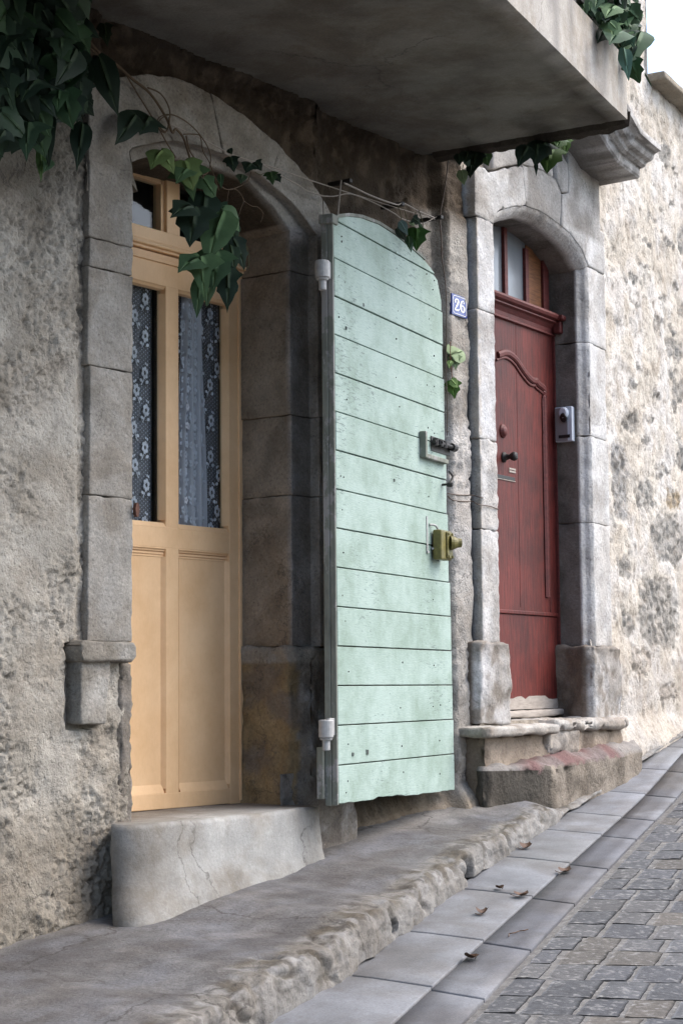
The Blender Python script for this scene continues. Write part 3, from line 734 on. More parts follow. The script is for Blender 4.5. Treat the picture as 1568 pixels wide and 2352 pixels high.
bd = [(e+q, e), (1-e-q, e), (1-e-q*.6, e+q*.5), (1-e, e+q), (1-e, 1-e-q), (1-e-q*.6, 1-e-q*.5), (1-e-q, 1-e), (e+q, 1-e), (e+q*.6, 1-e-q*.5), (e, 1-e-q), (e, e+q), (e+q*.6, e+q*.5)]
strokes(bm, [(a, b, .013) for a, b in bd], .0285, True); link('border', bm, 'enamel_white', num, smooth='open')
two = [(.19, .64, .035), (.2, .70, .04), (.25, .765, .03), (.32, .785, .025), (.39, .75, .045), (.415, .68, .055), (.38, .59, .055), (.31, .47, .045), (.23, .36, .03), (.19, .28, .02)]
six = [(.76, .76, .02), (.70, .785, .022), (.63, .74, .035), (.585, .63, .05), (.565, .50, .06), (.575, .36, .055), (.63, .26, .035), (.69, .235, .025), (.76, .28, .04), (.795, .38, .055), (.78, .48, .045), (.72, .545, .025), (.65, .54, .02), (.60, .48, .018)]
bm = bmesh.new(); strokes(bm, two, .0285); strokes(bm, [(.17, .255, .035), (.30, .255, .035), (.38, .25, .035), (.43, .29, .03), (.445, .35, .012)], .0282); strokes(bm, [(.19, .64, .045), (.215, .62, .045), (.235, .61, .03)], .0280)
link('number', bm, 'enamel_white', num, smooth='open'); bm = bmesh.new(); strokes(bm, six, .0285); strokes(bm, [(.73, .70, .04), (.77, .69, .045), (.79, .69, .02)], .0281); link('number', bm, 'enamel_white', num, smooth='open')
# ================================================================== NEIGHBOUR HOUSE (red door)
nb = thing('stone_house', (7.4, .1, 0), 'pale rubble stone house with worn red arched door and carved stone cornice', 'house')
YR = .18
z2 = lambda a, b: (1006.5+.2569*a, 268.4+.2569*b)
RA = [(6.907, 2.385)]+[(p.x, p.z) for p in (at(*z2(a, b), 0) for a, b in [(490, 872), (550, 835), (650, 800), (770, 790), (900, 835), (1000, 895), (1090, 965), (1180, 1045), (1270, 1170)])]+[(7.907, 2.39)]
RA = sorted(RA); RC = 7.407
RB = [(RC+(x-RC)*.912, z-.044*(.55+.45*sst(2.39, 2.5, z))) for x, z in RA]
RO = [(6.74, 2.39), (6.74, 2.585), (6.78, 2.612), (6.86, 2.60), (7.20, 2.712), (7.40, 2.735), (7.556, 2.735), (7.66, 2.80), (8.09, 2.80), (8.095, 2.60), (8.155, 2.60), (8.155, 2.385)]
blobs = []
for px, py, rx_, rz_, kind in [(1421, 1105, 20, 98, 1), (1450, 885, 10, 12, 0), (1547, 805, 27, 27, 0), (1443, 970, 22, 24, 0), (1487, 962, 16, 12, 0), (1516, 1080, 24, 14, 0), (1478, 1138, 26, 32, 0), (1544, 1148, 17, 25, 2),
        (1532, 1240, 50, 62, 0), (1430, 1300, 16, 20, 0), (1510, 1410, 55, 90, 0), (1440, 1440, 18, 30, 0), (1500, 1340, 20, 14, 0), (1470, 655, 8, 8, 0), (1455, 700, 14, 10, 0), (1510, 735, 12, 14, 0), (1520, 690, 12, 10, 0), (1450, 640, 8, 10, 0),
        (1475, 610, 14, 8, 0), (1540, 760, 12, 9, 0), (1535, 560, 14, 9, 0), (1548, 660, 9, 10, 0), (1430, 640, 5, 12, 0), (1465, 850, 8, 10, 0), (1508, 760, 7, 5, 0), (1540, 860, 12, 10, 0), (1505, 905, 12, 10, 0), (1545, 930, 10, 14, 0),
        (1478, 1010, 12, 8, 0), (1420, 745, 12, 10, 0), (1405, 620, 6, 7, 0), (1495, 500, 12, 9, 0), (1540, 470, 12, 8, 0), (1555, 1010, 12, 16, 0), (1480, 560, 10, 8, 0), (1530, 1590, 30, 20, 3), (1465, 1520, 30, 30, 3), (1500, 430, 10, 7, 0), (1550, 400, 10, 7, 0)]:
    p = at(px, py, .03); blobs.append((p.x, p.z, max(.02, rx_*.0062), rz_*.00205, kind))
rr = random.Random(5)
for i in range(230):
    x = rr.uniform(7.9, 12.4); z = rr.uniform(.2, 6.)
    if x < 9.35 and z < 3.0: continue
    blobs.append((x, z, rr.uniform(.04, .16), rr.uniform(.03, .09), 0))
def smask(x, z):
    wx = x+.055*n1(x, 1, z, 9)+.03*n1(x, 4, z, 26)+.012*n1(x, 4, z, 70); wz = z+.035*n1(x, 2, z, 9)+.022*n1(x, 6, z, 26)+.01*n1(x, 6, z, 70); b = 0.; kd = 0
    for bx_, bz_, rx_, rz_, k in blobs:
        dx = abs((wx if k != 1 else x+.01*n1(x, 4, z, 30))-bx_)/rx_; dz = abs((wz if k != 1 else z)-bz_)/rz_
        if dx < 1.3 and dz < 1.3:
            d = (dx**6+dz**6)**.1667 if k == 1 else (dx**2.8+dz**2.8)**.357; m = 1-sst(.84, 1.08, d)
            if m > b: b = m; kd = k
    return b, kd
cache = {}
def rub_h(x, z):
    m, k = smask(x, z); cache[round(x, 4), round(z, 4)] = (m, k)
    y = .022-.012*fn(x, 0, z, 5, 3)-.006*fn(x, 0, z, 18, 4)
    y += .003*m-.016*m*fn(x, 5, z, 24, 5)+.006*sst(.0, .5, m)*(1-sst(.5, 1., m))
    v = fn(x, 8, z, 26, 3); 
    if v < -.3: y += .016*min(.4, -.3-v)
    y -= .02*sst(.75, .4, z)*(1-sst(8.6, 9.3, x)*.5)
    y -= .06*sst(.28, .10, z)
    return y
def rub_col(x, y, z):
    pit_ = 0
    m, k = cache.get((round(x, 4), round(z, 4)), (0, 0))
    c = mix3((.78, .715, .615), (.85, .81, .755), sst(-.3, .4, fn(x, 3, z, 4, 3)))
    c = mix3(c, (.60, .52, .42), sst(.1, .5, fn(x, 7, z, 9, 4))*.5)
    s = [(.43, .41, .37), (.46, .45, .43), (.42, .33, .21), (.55, .49, .42)][k]
    s = mix3(s, (.26, .235, .20), sst(.05, .5, fn(x, 11, z, 22, 4))*.7); s = mix3(s, (.60, .57, .52), sst(.05, .5, fn(x, 13, z, 12, 4))*.6)
    c = mix3(c, s, m*.92)
    v = fn(x, 8, z, 26, 3); c = mix3(c, (.42, .37, .31), sst(-.28, -.45, v)*.5)
    c = mix3(c, (.46, .39, .31), sst(.9, .35, z+.15*fn(x, 2, z, 4, 3))*.35)
    return c
bm = bmesh.new()
patch(bm, 8.09, 8.96, -.1, 4.25, .0105, rub_h)
patch(bm, 8.952, 9.61, -.1, 3.60, .0105, rub_h)
patch(bm, 7.88, 8.09, -.1, .62, .0125, rub_h); patch(bm, 7.84, 8.10, 2.70, 4.25, .0125, rub_h)
patch(bm, 6.72, 7.88, 2.56, 4.25, .025, lambda x, z: near_y(x)+.03-rough(x, z, .8, 3), lambda x, z: in_arch(x, z, RO, .04) and z < 2.72)
patch(bm, 6.72, 8.96, 4.25, 6.2, .06, lambda x, z: .02)
loft(bm, [[(8.96, y, z) for z in [3.56+.1*k for k in range(27)]] for y in (.015, .2, .5, 1.0)])
patch(bm, 6.70, 7.95, -.35, .26, .02, lambda x, z: .0-rough(x, z, 1., 2.)+.02*fn(x, 0, z, 6))
def wall_col(x, y, z):
    if x > 7.87: return rub_col(x, y, z)
    return mix3((.62, .55, .46), (.42, .37, .31), sst(-.2, .4, fn(x, 0, z, 6, 4)))
link('wall', bm, 'rubble', nb, wall_col, True)
garden = bmesh.new()
patch(garden, 9.6, 13., -.1, 3.60, .03, rub_h)
b_ = bmesh.new()
link('lower_wall', garden, 'rubble', nb, rub_col, True)
bm = bmesh.new()
stone(bm, [(-.06, 3.60), (.28, 3.60), (.28, 3.66), (-.075, 3.645), (-.08, 3.61)], 8.985, 13., 'x', step=.12, amp=.006, bev=.006)
link('coping', bm, 'white_stone', nb, (.42, .37, .29), True)
def rcol(x, y, z):
    k = MN.noise(Vector((round(x*1.7), 3, round(z*2.2))))
    c = mix3((.80, .795, .78), (.68, .67, .645), sst(-.4, .4, k))
    if 7.24 < x < 7.62 and z > 2.5: c = (.40, .385, .36)
    if x > 7.62 and z > 2.55: c = mix3((.56, .54, .51), (.36, .34, .31), sst(-.1, .4, fn(x, 1, z, 4, 4)))
    if x < 6.93 and 1.45 < z < 2.39: c = (.80, .805, .81)
    c = mix3(c, (.38, .36, .335), sst(.0, .55, fn(x, 0, z, 5, 5))*.55)
    if y > .055: c = mix3((.25, .225, .20), (.15, .135, .115), sst(-.1, .4, fn(x, y, z, 7, 4)))  # reveal: sooty dirt, with the shade of the recess painted in too
    elif y > .004 and 6.95 < x < 7.94: c = mix3(c, (.74, .71, .67), .6)
    elif x < 6.765 and y > .0: c = (.70, .66, .60)
    return c
bm = bmesh.new()
zl = [.585, 1.06, 1.44, 1.99, 2.388]
for i, (a, b) in enumerate(zip(zl, zl[1:])):
    w = [0, .004, -.004, .003][i]
    stone(bm, [(6.69+w, .0), (6.862+w, .0), (6.907, .044), (6.907, .36), (6.70, .36)] if False else [(6.75+w, .0), (6.907+w, .0), (6.93+w*.5, .03), (6.93, .36), (6.76, .36)], a+.001, b-.001, 'z', step=.02, amp=.0055 if i != 1 else .008, bev=.005, ns=20, seed=30+i)
zl = [.585, 1.165, 1.575, 2.02, 2.388]
for i, (a, b) in enumerate(zip(zl, zl[1:])):
    w = [.0, .006, -.01, .008][i]
    stone(bm, [(7.863, .36), (7.863, .050), (7.882, .034), (7.892, .014), (7.907, 0), (8.14+w, 0), (8.14+w, .36)], a+.001, b-.001, 'z', step=.022, amp=.0045, bev=.004, seed=40+i, ns=18)
ra, rb = resample(RA, 40), resample(RB, 40)
def arch_seg(x0, x1):
    P = [(p.x, p.y) for p in ra if x0+.004 < p.x < x1-.004]
    return [(x0, interp(RA, x0) if x0 > RA[0][0] else RA[0][1])]+P+[(x1, interp(RA, x1) if x1 < RA[-1][0] else RA[-1][1])]
stone(bm, [(6.735, 2.389)]+arch_seg(6.907, 7.235)+[(7.204, 2.708), (7.03, 2.652), (6.87, 2.602), (6.78, 2.612), (6.735, 2.585)], -.004, .36, step=.022, amp=.008, bev=.006, ns=20, seed=50)
stone(bm, arch_seg(7.240, 7.592)+[(7.610, 2.668), (7.55, 2.728), (7.40, 2.735), (7.207, 2.712)], .0, .36, step=.032, amp=.005, bev=.008, seed=51)
stone(bm, arch_seg(7.598, 7.905)+[(8.15, 2.392), (8.155, 2.60), (8.095, 2.602), (8.093, 2.90), (7.70, 2.90), (7.69, 2.69), (7.616, 2.668)], -.002, .36, step=.032, amp=.005, bev=.008, seed=52)
stone(bm, [(6.94, 2.635), (7.20, 2.716), (7.16, 2.90), (6.95, 2.90)], .012, .3, step=.03, amp=.009, bev=.01, seed=53)
stone(bm, [(7.208, 2.718), (7.40, 2.742), (7.55, 2.735), (7.545, 2.92), (7.17, 2.92)], .006, .3, step=.03, amp=.008, bev=.01, seed=54)
stone(bm, [(7.556, 2.728), (7.614, 2.676), (7.684, 2.694), (7.694, 2.835), (7.55, 2.90)], -.004, .3, step=.03, amp=.006, bev=.01, seed=55)
b2 = bmesh.new()
loft(b2, [[(p.x, .001, p.y-.001) for p in ra], [(lerp(p.x, q.x, .4), .010, lerp(p.y, q.y, .4)) for p, q in zip(ra, rb)], [(lerp(p.x, q.x, .75), .03, lerp(p.y, q.y, .75)) for p, q in zip(ra, rb)], [(q.x, .052, q.y) for q in rb], [(q.x, .12, q.y-.002) for q in rb], [(q.x, .20, q.y-.004) for q in rb], [(q.x, .36, q.y-.004) for q in rb]])
bmesh.ops.subdivide_edges(b2, edges=b2.edges[:], cuts=1, use_grid_fill=True); b2.normal_update()
for v in b2.verts: v.co += v.normal*.005*fn(*v.co, 12)
me = bpy.data.meshes.new('t'); b2.to_mesh(me); b2.free(); bm.from_mesh(me)
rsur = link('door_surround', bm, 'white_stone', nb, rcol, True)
bm = bmesh.new()
lp = at(1095, 1600, -.03).x; rpx = at(1430, 1600, -.02).x
stone(bm, [(6.665, .03), (6.69, -.025), (6.95, -.028), (6.985, .0), (6.985, .36), (6.68, .36)], .246, .588, 'z', step=.016, amp=.011, bev=.010, big=.008, seed=60)
PLR = bmesh.new()
stone(PLR, [(7.835, .36), (7.835, .12), (7.80, .03), (7.82, -.025), (8.19, -.03), (8.22, .0), (8.22, .36)], .246, .588, 'z', step=.016, amp=.013, bev=.012, big=.012, seed=61)
def rp_col(x, y, z):
    c = mix3((.50, .48, .45), (.66, .65, .64), sst(-.2, .3, fn(x, 4, z, 6, 4)))
    c = mix3(c, (.30, .265, .225), sst(.05, .35, fn(x, 9, z, 12, 4))*.8)
    c = mix3(c, (.26, .225, .185), sst(.52, .59, z)*.6)
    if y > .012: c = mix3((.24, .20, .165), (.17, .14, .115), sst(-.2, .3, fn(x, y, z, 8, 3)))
    return c
link('plinth', bm, 'white_stone', rsur, rp_col, True)
link('plinth', PLR, 'white_stone', rsur, rp_col, True)
# threshold slab and riser
bm = bmesh.new()
stone(bm, [(6.60, .36), (6.575, -.085), (6.595, -.115), (7.245, -.118), (7.262, -.10), (7.27, .36)], .200, .243, 'z', step=.02, amp=.007, bev=.014, seed=70)
stone(bm, [(7.275, .36), (7.285, -.085), (7.34, -.10), (7.55, -.095), (8.02, -.11), (8.18, -.06), (8.22, .36)], .205, .258, 'z', step=.02, amp=.012, bev=.018, seed=71)
stone(bm, [(7.20, .0), (7.22, -.075), (7.50, -.085), (7.62, .0)], .11, .22, 'z', step=.018, amp=.02, bev=.02, seed=72)
link('threshold', bm, 'white_stone', nb, lambda x, y, z: mix3((.60, .57, .52), (.34, .29, .24), max(sst(-.1, .4, fn(x, y, z, 7, 4))*.8, sst(.235, .205, z)*.6, sst(6.60, 6.575, x)*.6)), True)
bm = bmesh.new()
stone(bm, [(6.64, .1), (6.645, -.045), (6.67, -.06), (7.45, -.06), (8.10, -.06), (8.16, .1)], -.05, .203, 'z', step=.02, amp=.014, bev=.02, big=.01, seed=73)
link('riser', bm, 'rubble', nb, lambda x, y, z: mix3((.50, .41, .32), (.27, .21, .16), max(sst(-.1, .45, fn(x, y, z, 9, 4)), sst(6.72, 6.63, x)*.8)), True)
# worn lower step
cr = ong(1271, 1849, .05); fy = cr.y-bend(cr.x); cz = at(1271, 1761, fy).z
er = ong(1476, 1766, .03); 
bl = at(1093, 1800, .06)
def fl(p): return (p.x, p.y-bend(p.x))
bm = bmesh.new()
bl = at(1102, 1800, -.07)
st = [(bl.x+.16, .06), (bl.x+.04, -.04), (bl.x+.07, -.07), fl(cr), (cr.x+.10, fy+.012), fl(er), (er.x+.12, er.y-bend(er.x)+.07), (8.55, .05), (8.55, .12), (bl.x+.05, .12)]
stone(bm, st, -.30, cz, 'z', step=.022, amp=.013, bev=.022, big=.012, seed=80)
def st_rise(x, y): return .006+.033*max(0., min(x, 8.1)-7.08)+.03*max(0., 7.08-x)+.036*sst(fy+.01, fy+.10, y)*sst(6.8, 7.15, x)
for v in bm.verts: v.co.z += st_rise(v.co.x, v.co.y)*sst(-.10, cz, v.co.z)
def st_col(x, y, z):
    z -= st_rise(x, y)
    c = mix3((.36, .31, .25), (.20, .17, .135), sst(-.25, .35, fn(x, y, z, 8, 4)))
    if x < cr.x-.01 and y < .0: c = mix3((.09, .08, .065), (.15, .13, .105), sst(-.2, .4, fn(x, y, z, 6, 4)))
    if z > cz-.022 and y > fy+.014:
        c = mix3((.25, .145, .135), (.27, .215, .20), sst(-.2, .4, fn(x, y, 0, 5, 4)))
        c = mix3(c, (.36, .335, .31), max(sst(7.8, 7.95, x+.1*n1(x, y, 0, 9)), sst(6.95, 6.8, x)))
    return c
link('step', bm, 'rubble', nb, st_col, True, label='worn stone step with traces of red paint')
# cornice
bm = bmesh.new()
prof = [(-.14, 0), (.02, 0), (.188, .003), (.197, .012), (.198, .038), (.200, .046), (.206, .050), (.212, .048), (.231, .056), (.236, .066), (.240, .070), (.262, .076), (.272, .088), (.276, .102), (.281, .108), (.294, .112), (.300, .115), (.313, .117), (.313, .143), (.306, .150), (-.14, .17)]
path = [(7.05, 3.08), (7.25, 3.05), (7.45, 3.0), (7.60, 2.945), (7.73, 2.885), (7.835, 2.842), (7.95, 2.840), (8.06, 2.840), (8.165, 2.840)]
rows = []
for i, (x, z) in enumerate(path):
    a = path[max(i-1, 0)]; b = path[min(i+1, len(path)-1)]
    t = Vector((b[0]-a[0], b[1]-a[1])).normalized()
    rows.append([(x-t.y*h*.8, -o, z+h) for o, h in prof])
loft(bm, rows)
bm.faces.new([v for v in bm.verts if v.index < 0] or [bm.verts[k] for k in []]) if False else None
bm.verts.ensure_lookup_table(); n = len(prof); bm.faces.new([bm.verts[len(bm.verts)-n+k] for k in range(n)])
bmesh.ops.subdivide_edges(bm, edges=[e for e in bm.edges if abs(e.verts[0].co.x-e.verts[1].co.x) > .04], cuts=5)
bm.normal_update()
for v in bm.verts: v.co += Vector((0, 1, .5))*.003*fn(*v.co, 14)
bmesh.ops.triangulate(bm, faces=[f for f in bm.faces if len(f.verts) > 4])
link('cornice', bm, 'white_stone', nb, lambda x, y, z: mix3((.70, .68, .65), (.19, .175, .155), max(sst(-.1, .4, fn(x, y, z, 9, 4))*.7, .9 if (y > -.186 and y < -.01 and z < 3.1) else 0, .8*sst(.15, .5, MN.fractal(Vector((x*4, y*30, z*30)), 1, 2, 3)))), None)  # shade under the cornice is painted into the colour of its underside
# lumps of mortar below the cornice end
# ---- red door
bm = bmesh.new(); bv = .002
dz0 = at(1225, 1608, YR).z; jz = at(1215, 1412, YR).z; bz0 = .262
tz = at(1200, 745, YR).z
box(bm, 6.93, 7.86, YR, YR+.04, jz+.012, tz+.02, bv)
box(bm, 6.93, 7.86, YR+.001, YR+.04, dz0, jz-.004, bv)
box(bm, 6.935, 7.858, YR-.006, YR+.03, jz-.002, jz+.016, .004)
for x in (at(1190, 1100, YR).x,): box(bm, x-.0012, x+.0012, YR-.0008, YR+.01, jz+.03, 2.1, 0)
red = link('door', bm, 'red_paint', nb, label='worn dark red panelled door')
bm = bmesh.new()                                         # raised scroll moulding around the panel
z5 = lambda a, b: (1107.2+.17685*a, 523.4+.17685*b)
mp = [at(*z5(a, b), YR-.004) for a, b in [(205, 1650), (300, 1620), (370, 1645), (440, 1710), (500, 1800), (560, 1885), (620, 1955), (670, 1985), (700, 1985), (718, 2015), (760, 2050), (800, 2085), (812, 2130), (800, 2165)]]
xr = mp[-1].x
mp += [Vector((xr+.0, YR-.004, z)) for z in [mp[-1].z-.05*k for k in range(1, int((mp[-1].z-jz-.02)/.05))]]
cxd = 7.16
full = smoothline(mp, 4); 
for rad, off in ((.017, 0), (.006, .024)):
    tube(bm, [p+Vector((-off*.6, 0, -off if i < len(mp)*2 else 0)) for i, p in enumerate(full)], rad, 8)
    lf = [Vector((2*cxd-p.x, p.y, p.z)) for p in full if p.x > cxd]; lf = [p for p in lf if p.x > 6.94]
    if len(lf) > 2: tube(bm, lf, rad, 8)
for v in bm.verts: v.co.y = YR-.004+(v.co.y-(YR-.004))*.6
box(bm, xr+.03, xr+.036, YR-.003, YR+.01, jz+.02, mp[13].z, .001)
box(bm, 7.852, 7.864, YR-.012, YR+.02, .30, tz, .002)
link('panel_moulding', bm, 'red_trim', red, smooth=False)
bm = bmesh.new()                                         # transom bar
pr = [(.05, 0), (0, 0), (-.012, .004), (-.012, .010), (-.004, .016), (-.006, .035), (-.020, .055), (-.034, .062), (-.034, .068), (-.030, .070), (-.046, .078), (-.052, .090), (-.046, .102), (.05, .104)]
ztb = at(*z5(190, 1150), YR-.012).z
prism(bm, [(YR-.004+a*1.0, ztb+b*1.0) for a, b in pr], 6.92, 7.87, 'x')
box(bm, 7.82, 7.905, YR-.075, YR-.02, ztb+.072, ztb+.098, .008); box(bm, 7.83, 7.885, YR-.055, YR-.015, ztb+.012, ztb+.07, .006)
link('transom_bar', bm, 'red_trim', red)
zt = ztb+.10
bm = bmesh.new()
def vbar(a0, a1, yy, z1, mi=0, m=bm, dy=.02): 
    x0 = at(*z5(a0, 900), yy).x; x1 = at(*z5(a1, 900), yy).x; box(m, x0, x1, yy, yy+dy, zt-.005, z1, .002, mi); return x0, x1
a = vbar(300, 340, YR+.005, 2.50); c_ = vbar(572, 612, YR+.005, 2.44)
box(bm, 6.92, 7.87, YR+.03, YR+.05, 2.42, 2.62); 
vbar(800, 868, YR+.004, 2.46)
link('fanlight_bars', bm, 'red_trim', red)
bm = bmesh.new(); box(bm, 6.93, c_[1]-.005, YR+.022, YR+.028, zt-.01, 2.52); link('fanlight_glass', bm, 'frosted_glass', red)
bm = bmesh.new(); box(bm, c_[1]-.003, 7.86, YR+.018, YR+.03, zt-.01, 2.46); link('fanlight_board', bm, 'amber_wood', red)
bm = bmesh.new()                                         # filling behind the reveal head
box(bm, 6.72, 8.2, YR+.055, YR+.10, .2, 3.6); link('backing', bm, 'room_dark', nb)
bm = bmesh.new()                                         # worn foot of the door
n = 22
tp = [(lerp(6.96, 7.862, i/n), dz0+.004+[0, .014, .014, .015, .014, .015, .0, -.002, .0, .004, .004, .012, .014][i % 13]) for i in range(n+1)]
prism(bm, [(6.96, dz0-.042), (7.862, dz0-.040)]+tp[::-1], YR-.0015, YR+.03)
link('worn_rail', bm, 'white_wood', red, label='bare pale wood at the foot of the red door')
bm = bmesh.new()
stone(bm, [(6.96, dz0-.048), (7.86, dz0-.044), (7.875, .285), (7.84, .272), (7.55, .262), (7.2, .270), (6.96, .268)], YR-.03, YR+.03, step=.03, amp=.004, bev=.008, seed=95)
link('weather_board', bm, 'white_wood', red, smooth=True)
bm = bmesh.new()                                         # knob, cylinder lock
k = at(1156, 1050, YR); tip = k+Vector((0, -.07, 0))
lathe(bm, k, (0, -1, 0), [(0, .024), (.006, .024), (.010, .016), (.022, .013), (.032, .010), (.042, .017), (.055, .021), (.066, .018), (.070, .008)], 16)
link('knob', bm, 'iron', red, smooth=True)
k = at(1154, 990, YR); bm = bmesh.new(); lathe(bm, k, (0, -1, 0), [(0, .032), (.005, .031), (.007, .024), (.014, .022), (.017, .010), (.018, .004)], 20); link('lock_rose', bm, 'red_trim', red, smooth=True)
a, b = at(1151, 1092, YR), at(1182, 1101, YR)
bm = bmesh.new(); box(bm, a.x-.13, b.x, YR-.0015, YR+.004, b.z-.008, b.z+.008, .001); link('letter_slot', bm, 'black_plastic', red)
bm = bmesh.new(); box(bm, a.x-.13, b.x, YR-.004, YR+.004, b.z-.013, b.z-.009, .001); link('slot_lip', bm, 'white_wood', red)
a, b = at(1168, 1079, YR), at(1183, 1086, YR); bm = bmesh.new()
for q in (0, .012): box(bm, a.x, b.x, YR-.003, YR+.002, b.z-.003+q, b.z+.006+q, .0008)
link('name_label', bm, 'white_wood', red)
# ---- entry phone on the reveal
ex = 7.863
def ep(px, py, o=0.):                                    # point on the reveal face (facing -X), o = out of the reveal
    d = ray(px, py); t = (ex-o-CAM.x)/d.x; p = CAM+d*t; return Vector((p.x, p.y-bend(p.x), p.z))
a, b, c_, d_ = ep(1279, 938), ep(1318, 934), ep(1319, 1014), ep(1283, 1017)
y0, y1 = min(a.y, b.y), max(a.y, b.y); zA, zB = (a.z+b.z)/2, (c_.z+d_.z)/2
en = thing('entry_phone', (ex, (y0+y1)/2+bend(ex), zB), 'grey plastic entry phone box on the dark stone reveal beside the red door', 'entry phone')
bm = bmesh.new(); box(bm, ex-.030, ex+.004, y0, y1, zB, zA, .004); link('case', bm, 'light_plastic', en)
bm = bmesh.new(); box(bm, ex-.0325, ex-.028, y0+(y1-y0)*.26, y1-.003, zB+.004, zA-.004, .001); link('front', bm, 'grey_plastic', en)
bm = bmesh.new(); cyy = lerp(y0, y1, .42); czz = lerp(zB, zA, .80)
lathe(bm, (ex-.031, cyy, czz), (-1, 0, 0), [(0, .030), (.016, .029), (.022, .022), (.022, .003)], 24)
for v in bm.verts: v.co.y = cyy+(v.co.y-cyy)*.8
link('camera_hood', bm, 'light_plastic', en, smooth=False)
bm = bmesh.new(); lathe(bm, (ex-.040, cyy-.001, czz-.018), (-1, 0, -.5), [(0, .024), (.012, .022), (.013, .01)], 20)
for v in bm.verts: v.co.y = cyy+(v.co.y-cyy)*.75
link('lens', bm, 'black_plastic', en)
bm = bmesh.new(); box(bm, ex-.0345, ex-.031, y0+(y1-y0)*.12, y1-.02, lerp(zB, zA, .10), lerp(zB, zA, .19), .001); link('name_window', bm, 'black_plastic', en)
# ================================================================== GROUND
KB = [(-6, -4.0), (0, -2.13), (3, -1.26), (4.11, -.93), (4.54, -.861), (6.14, -.393), (7.0, -.182), (7.4, -.09), (8.1, .075), (8.7, .20), (9.4, .33), (13., .98)]
JN = [(-6, -4.33), (4.63, -1.111), (7.18, -.366), (8.65, .065), (13., 1.1)]
ED = [(-6, -4.55), (4.405, -1.388), (5.41, -1.08), (6.72, -.68), (7.725, -.382), (13., 1.15)]
GG = lambda x, y: G(x, y)+.05*sst(7.4, 9.2, x)
def zw(x): return -.33+.108*(x-4.02)
def edge_h(x): return lerp(.115, .07, sst(4.5, 6.8, x))*(1-sst(6.85, 7.14, x))+.010
bm = bmesh.new(); xs = []
x = -2.
while x < 3.6: xs.append(x); x += .06
while x < 7.6: xs.append(x); x += .0115
while x < 12.: xs.append(x); x += .03
NT = 84; V = []; h0 = 0.; PIT = ong(1092, 1970, .09); DRN = ong(903, 2128, .045)
for x in xs:
    yw = .16+bend(x); yk = interp(KB, x)+.016*fn(x, 0, 0, 3, 3)+.013*fn(x, 3, 0, 9, 4); row = []
    hk = edge_h(x)
    zt0 = zw(x); zk = GG(x, yk)+hk*(1+.25*fn(x, 5, 0, 2.6, 3))
    kw = lerp(.17, .10, sst(4.5, 7, x))                # width of the broken stone edge
    wd = yw-yk
    NF = 30; ew = .040+.03*abs(n1(x, 9, 0, 4)); top_n = NT-NF
    for j in range(NT+1):
        if j <= top_n:
            q = (j/top_n)**.8; d = lerp(wd, ew, q); ang = 0.; y = yk+d
            z = lerp(zt0, zk, 1-(d-0)/wd)
        else:
            sft = (j-top_n)/NF; ang = sft*math.pi/2
            d = ew*(1-math.sin(ang)**.75); y = yk+d; z = lerp(zt0, zk, 1-ew/wd)-(hk+.006)*(1-math.cos(ang)**.75 if sft < 1 else 1)
        r_ = max(0., 1-d/kw); rs = sst(0, .45, r_)
        nz_, ny_ = math.cos(ang), math.sin(ang)
        P = (x, y, z*1.2)
        c1 = MN.voronoi(Vector((x*2.3+.3*n1(*P, 7), y*2.5+.3*n1(x, y, z+4, 7), z*3)))[0]; jn = c1[1]-c1[0]
        low = 1-.6*sst(.8, 1., (j-top_n)/NF)
        dsp = rs*low*(.4+.5*ny_)*(1-sst(6.9, 7.1, x)*.8)*(.010*fn(*P, 5, 3)+.008*fn(x, y, z+9, 15, 5)+.0065*fn(x, y, z, 48, 5)-.020*sst(.09, .0, jn))+.0022*fn(x, y, 0, 5, 3)+.0010*fn(x, y, 0, 22, 3)
        for h_, hr, hd in ((PIT, .045, .10), (Vector((4.28, -.80, h0)), .035, .05)):
            dd = math.hypot((x-h_.x)/1.5, y-h_.y); dsp -= hd*sst(hr, hr*.3, dd+.012*n1(x, y, z, 30))
        dd = math.hypot(x-DRN.x, z-DRN.z)
        if ang > .3: dsp -= .09*sst(.026, .020, dd)
        row.append(bm.verts.new((x, y-dsp*ny_, z+dsp*nz_)))
    V.append(row)
for i in range(len(V)-1):
    for j in range(NT): bm.faces.new((V[i][j], V[i+1][j], V[i+1][j+1], V[i][j+1]))
def sw_col(x, y, z):
    yk = interp(KB, x); d = y-yk; kw = lerp(.17, .10, sst(4.5, 7, x))
    c = mix3((.205, .20, .198), (.15, .143, .142), sst(-.2, .4, fn(x, y, 0, 2.5, 4)))
    c = mix3(c, (.28, .27, .265), sst(.15, .5, fn(x, y, 3, 5, 4))*.6)
    c = mix3(c, (.24, .245, .265), sst(.0, .4, fn(x*.6, y, 8, 4, 3))*.5)
    w = bend(x)+.02; c = mix3(c, (.36, .34, .31), sst(.14, .03, w-y+.03*fn(x, y, 0, 6))*.6)
    k = sst(kw*1.05, kw*.6, d+.04*fn(x, y, 0, 7, 3))
    s = mix3((.27, .255, .23), (.16, .14, .11), sst(-.15, .35, fn(x, y, z, 13, 5))); s = mix3(s, (.38, .375, .365), sst(.1, .4, fn(x, y, z, 14, 4))*.7); s = mix3(s, (.10, .09, .08), sst(.15, .4, fn(x, y+5, z, 20, 4))*.7)
    c = mix3(c, s, k)
    c = mix3(c, (.36, .35, .33), sst(.03, .0, d)*.6)
    cr_ = abs(MN.noise(Vector((x*2.2, y*3.4, 1))))+.02*MN.noise(Vector((x*20, y*20, 0)))
    c = mix3(c, (.12, .11, .10), sst(.012, .003, cr_)*.45)
    return c
tag(link('sidewalk', bm, 'pavement', None, sw_col, 'open' , bent=False), kind='structure')
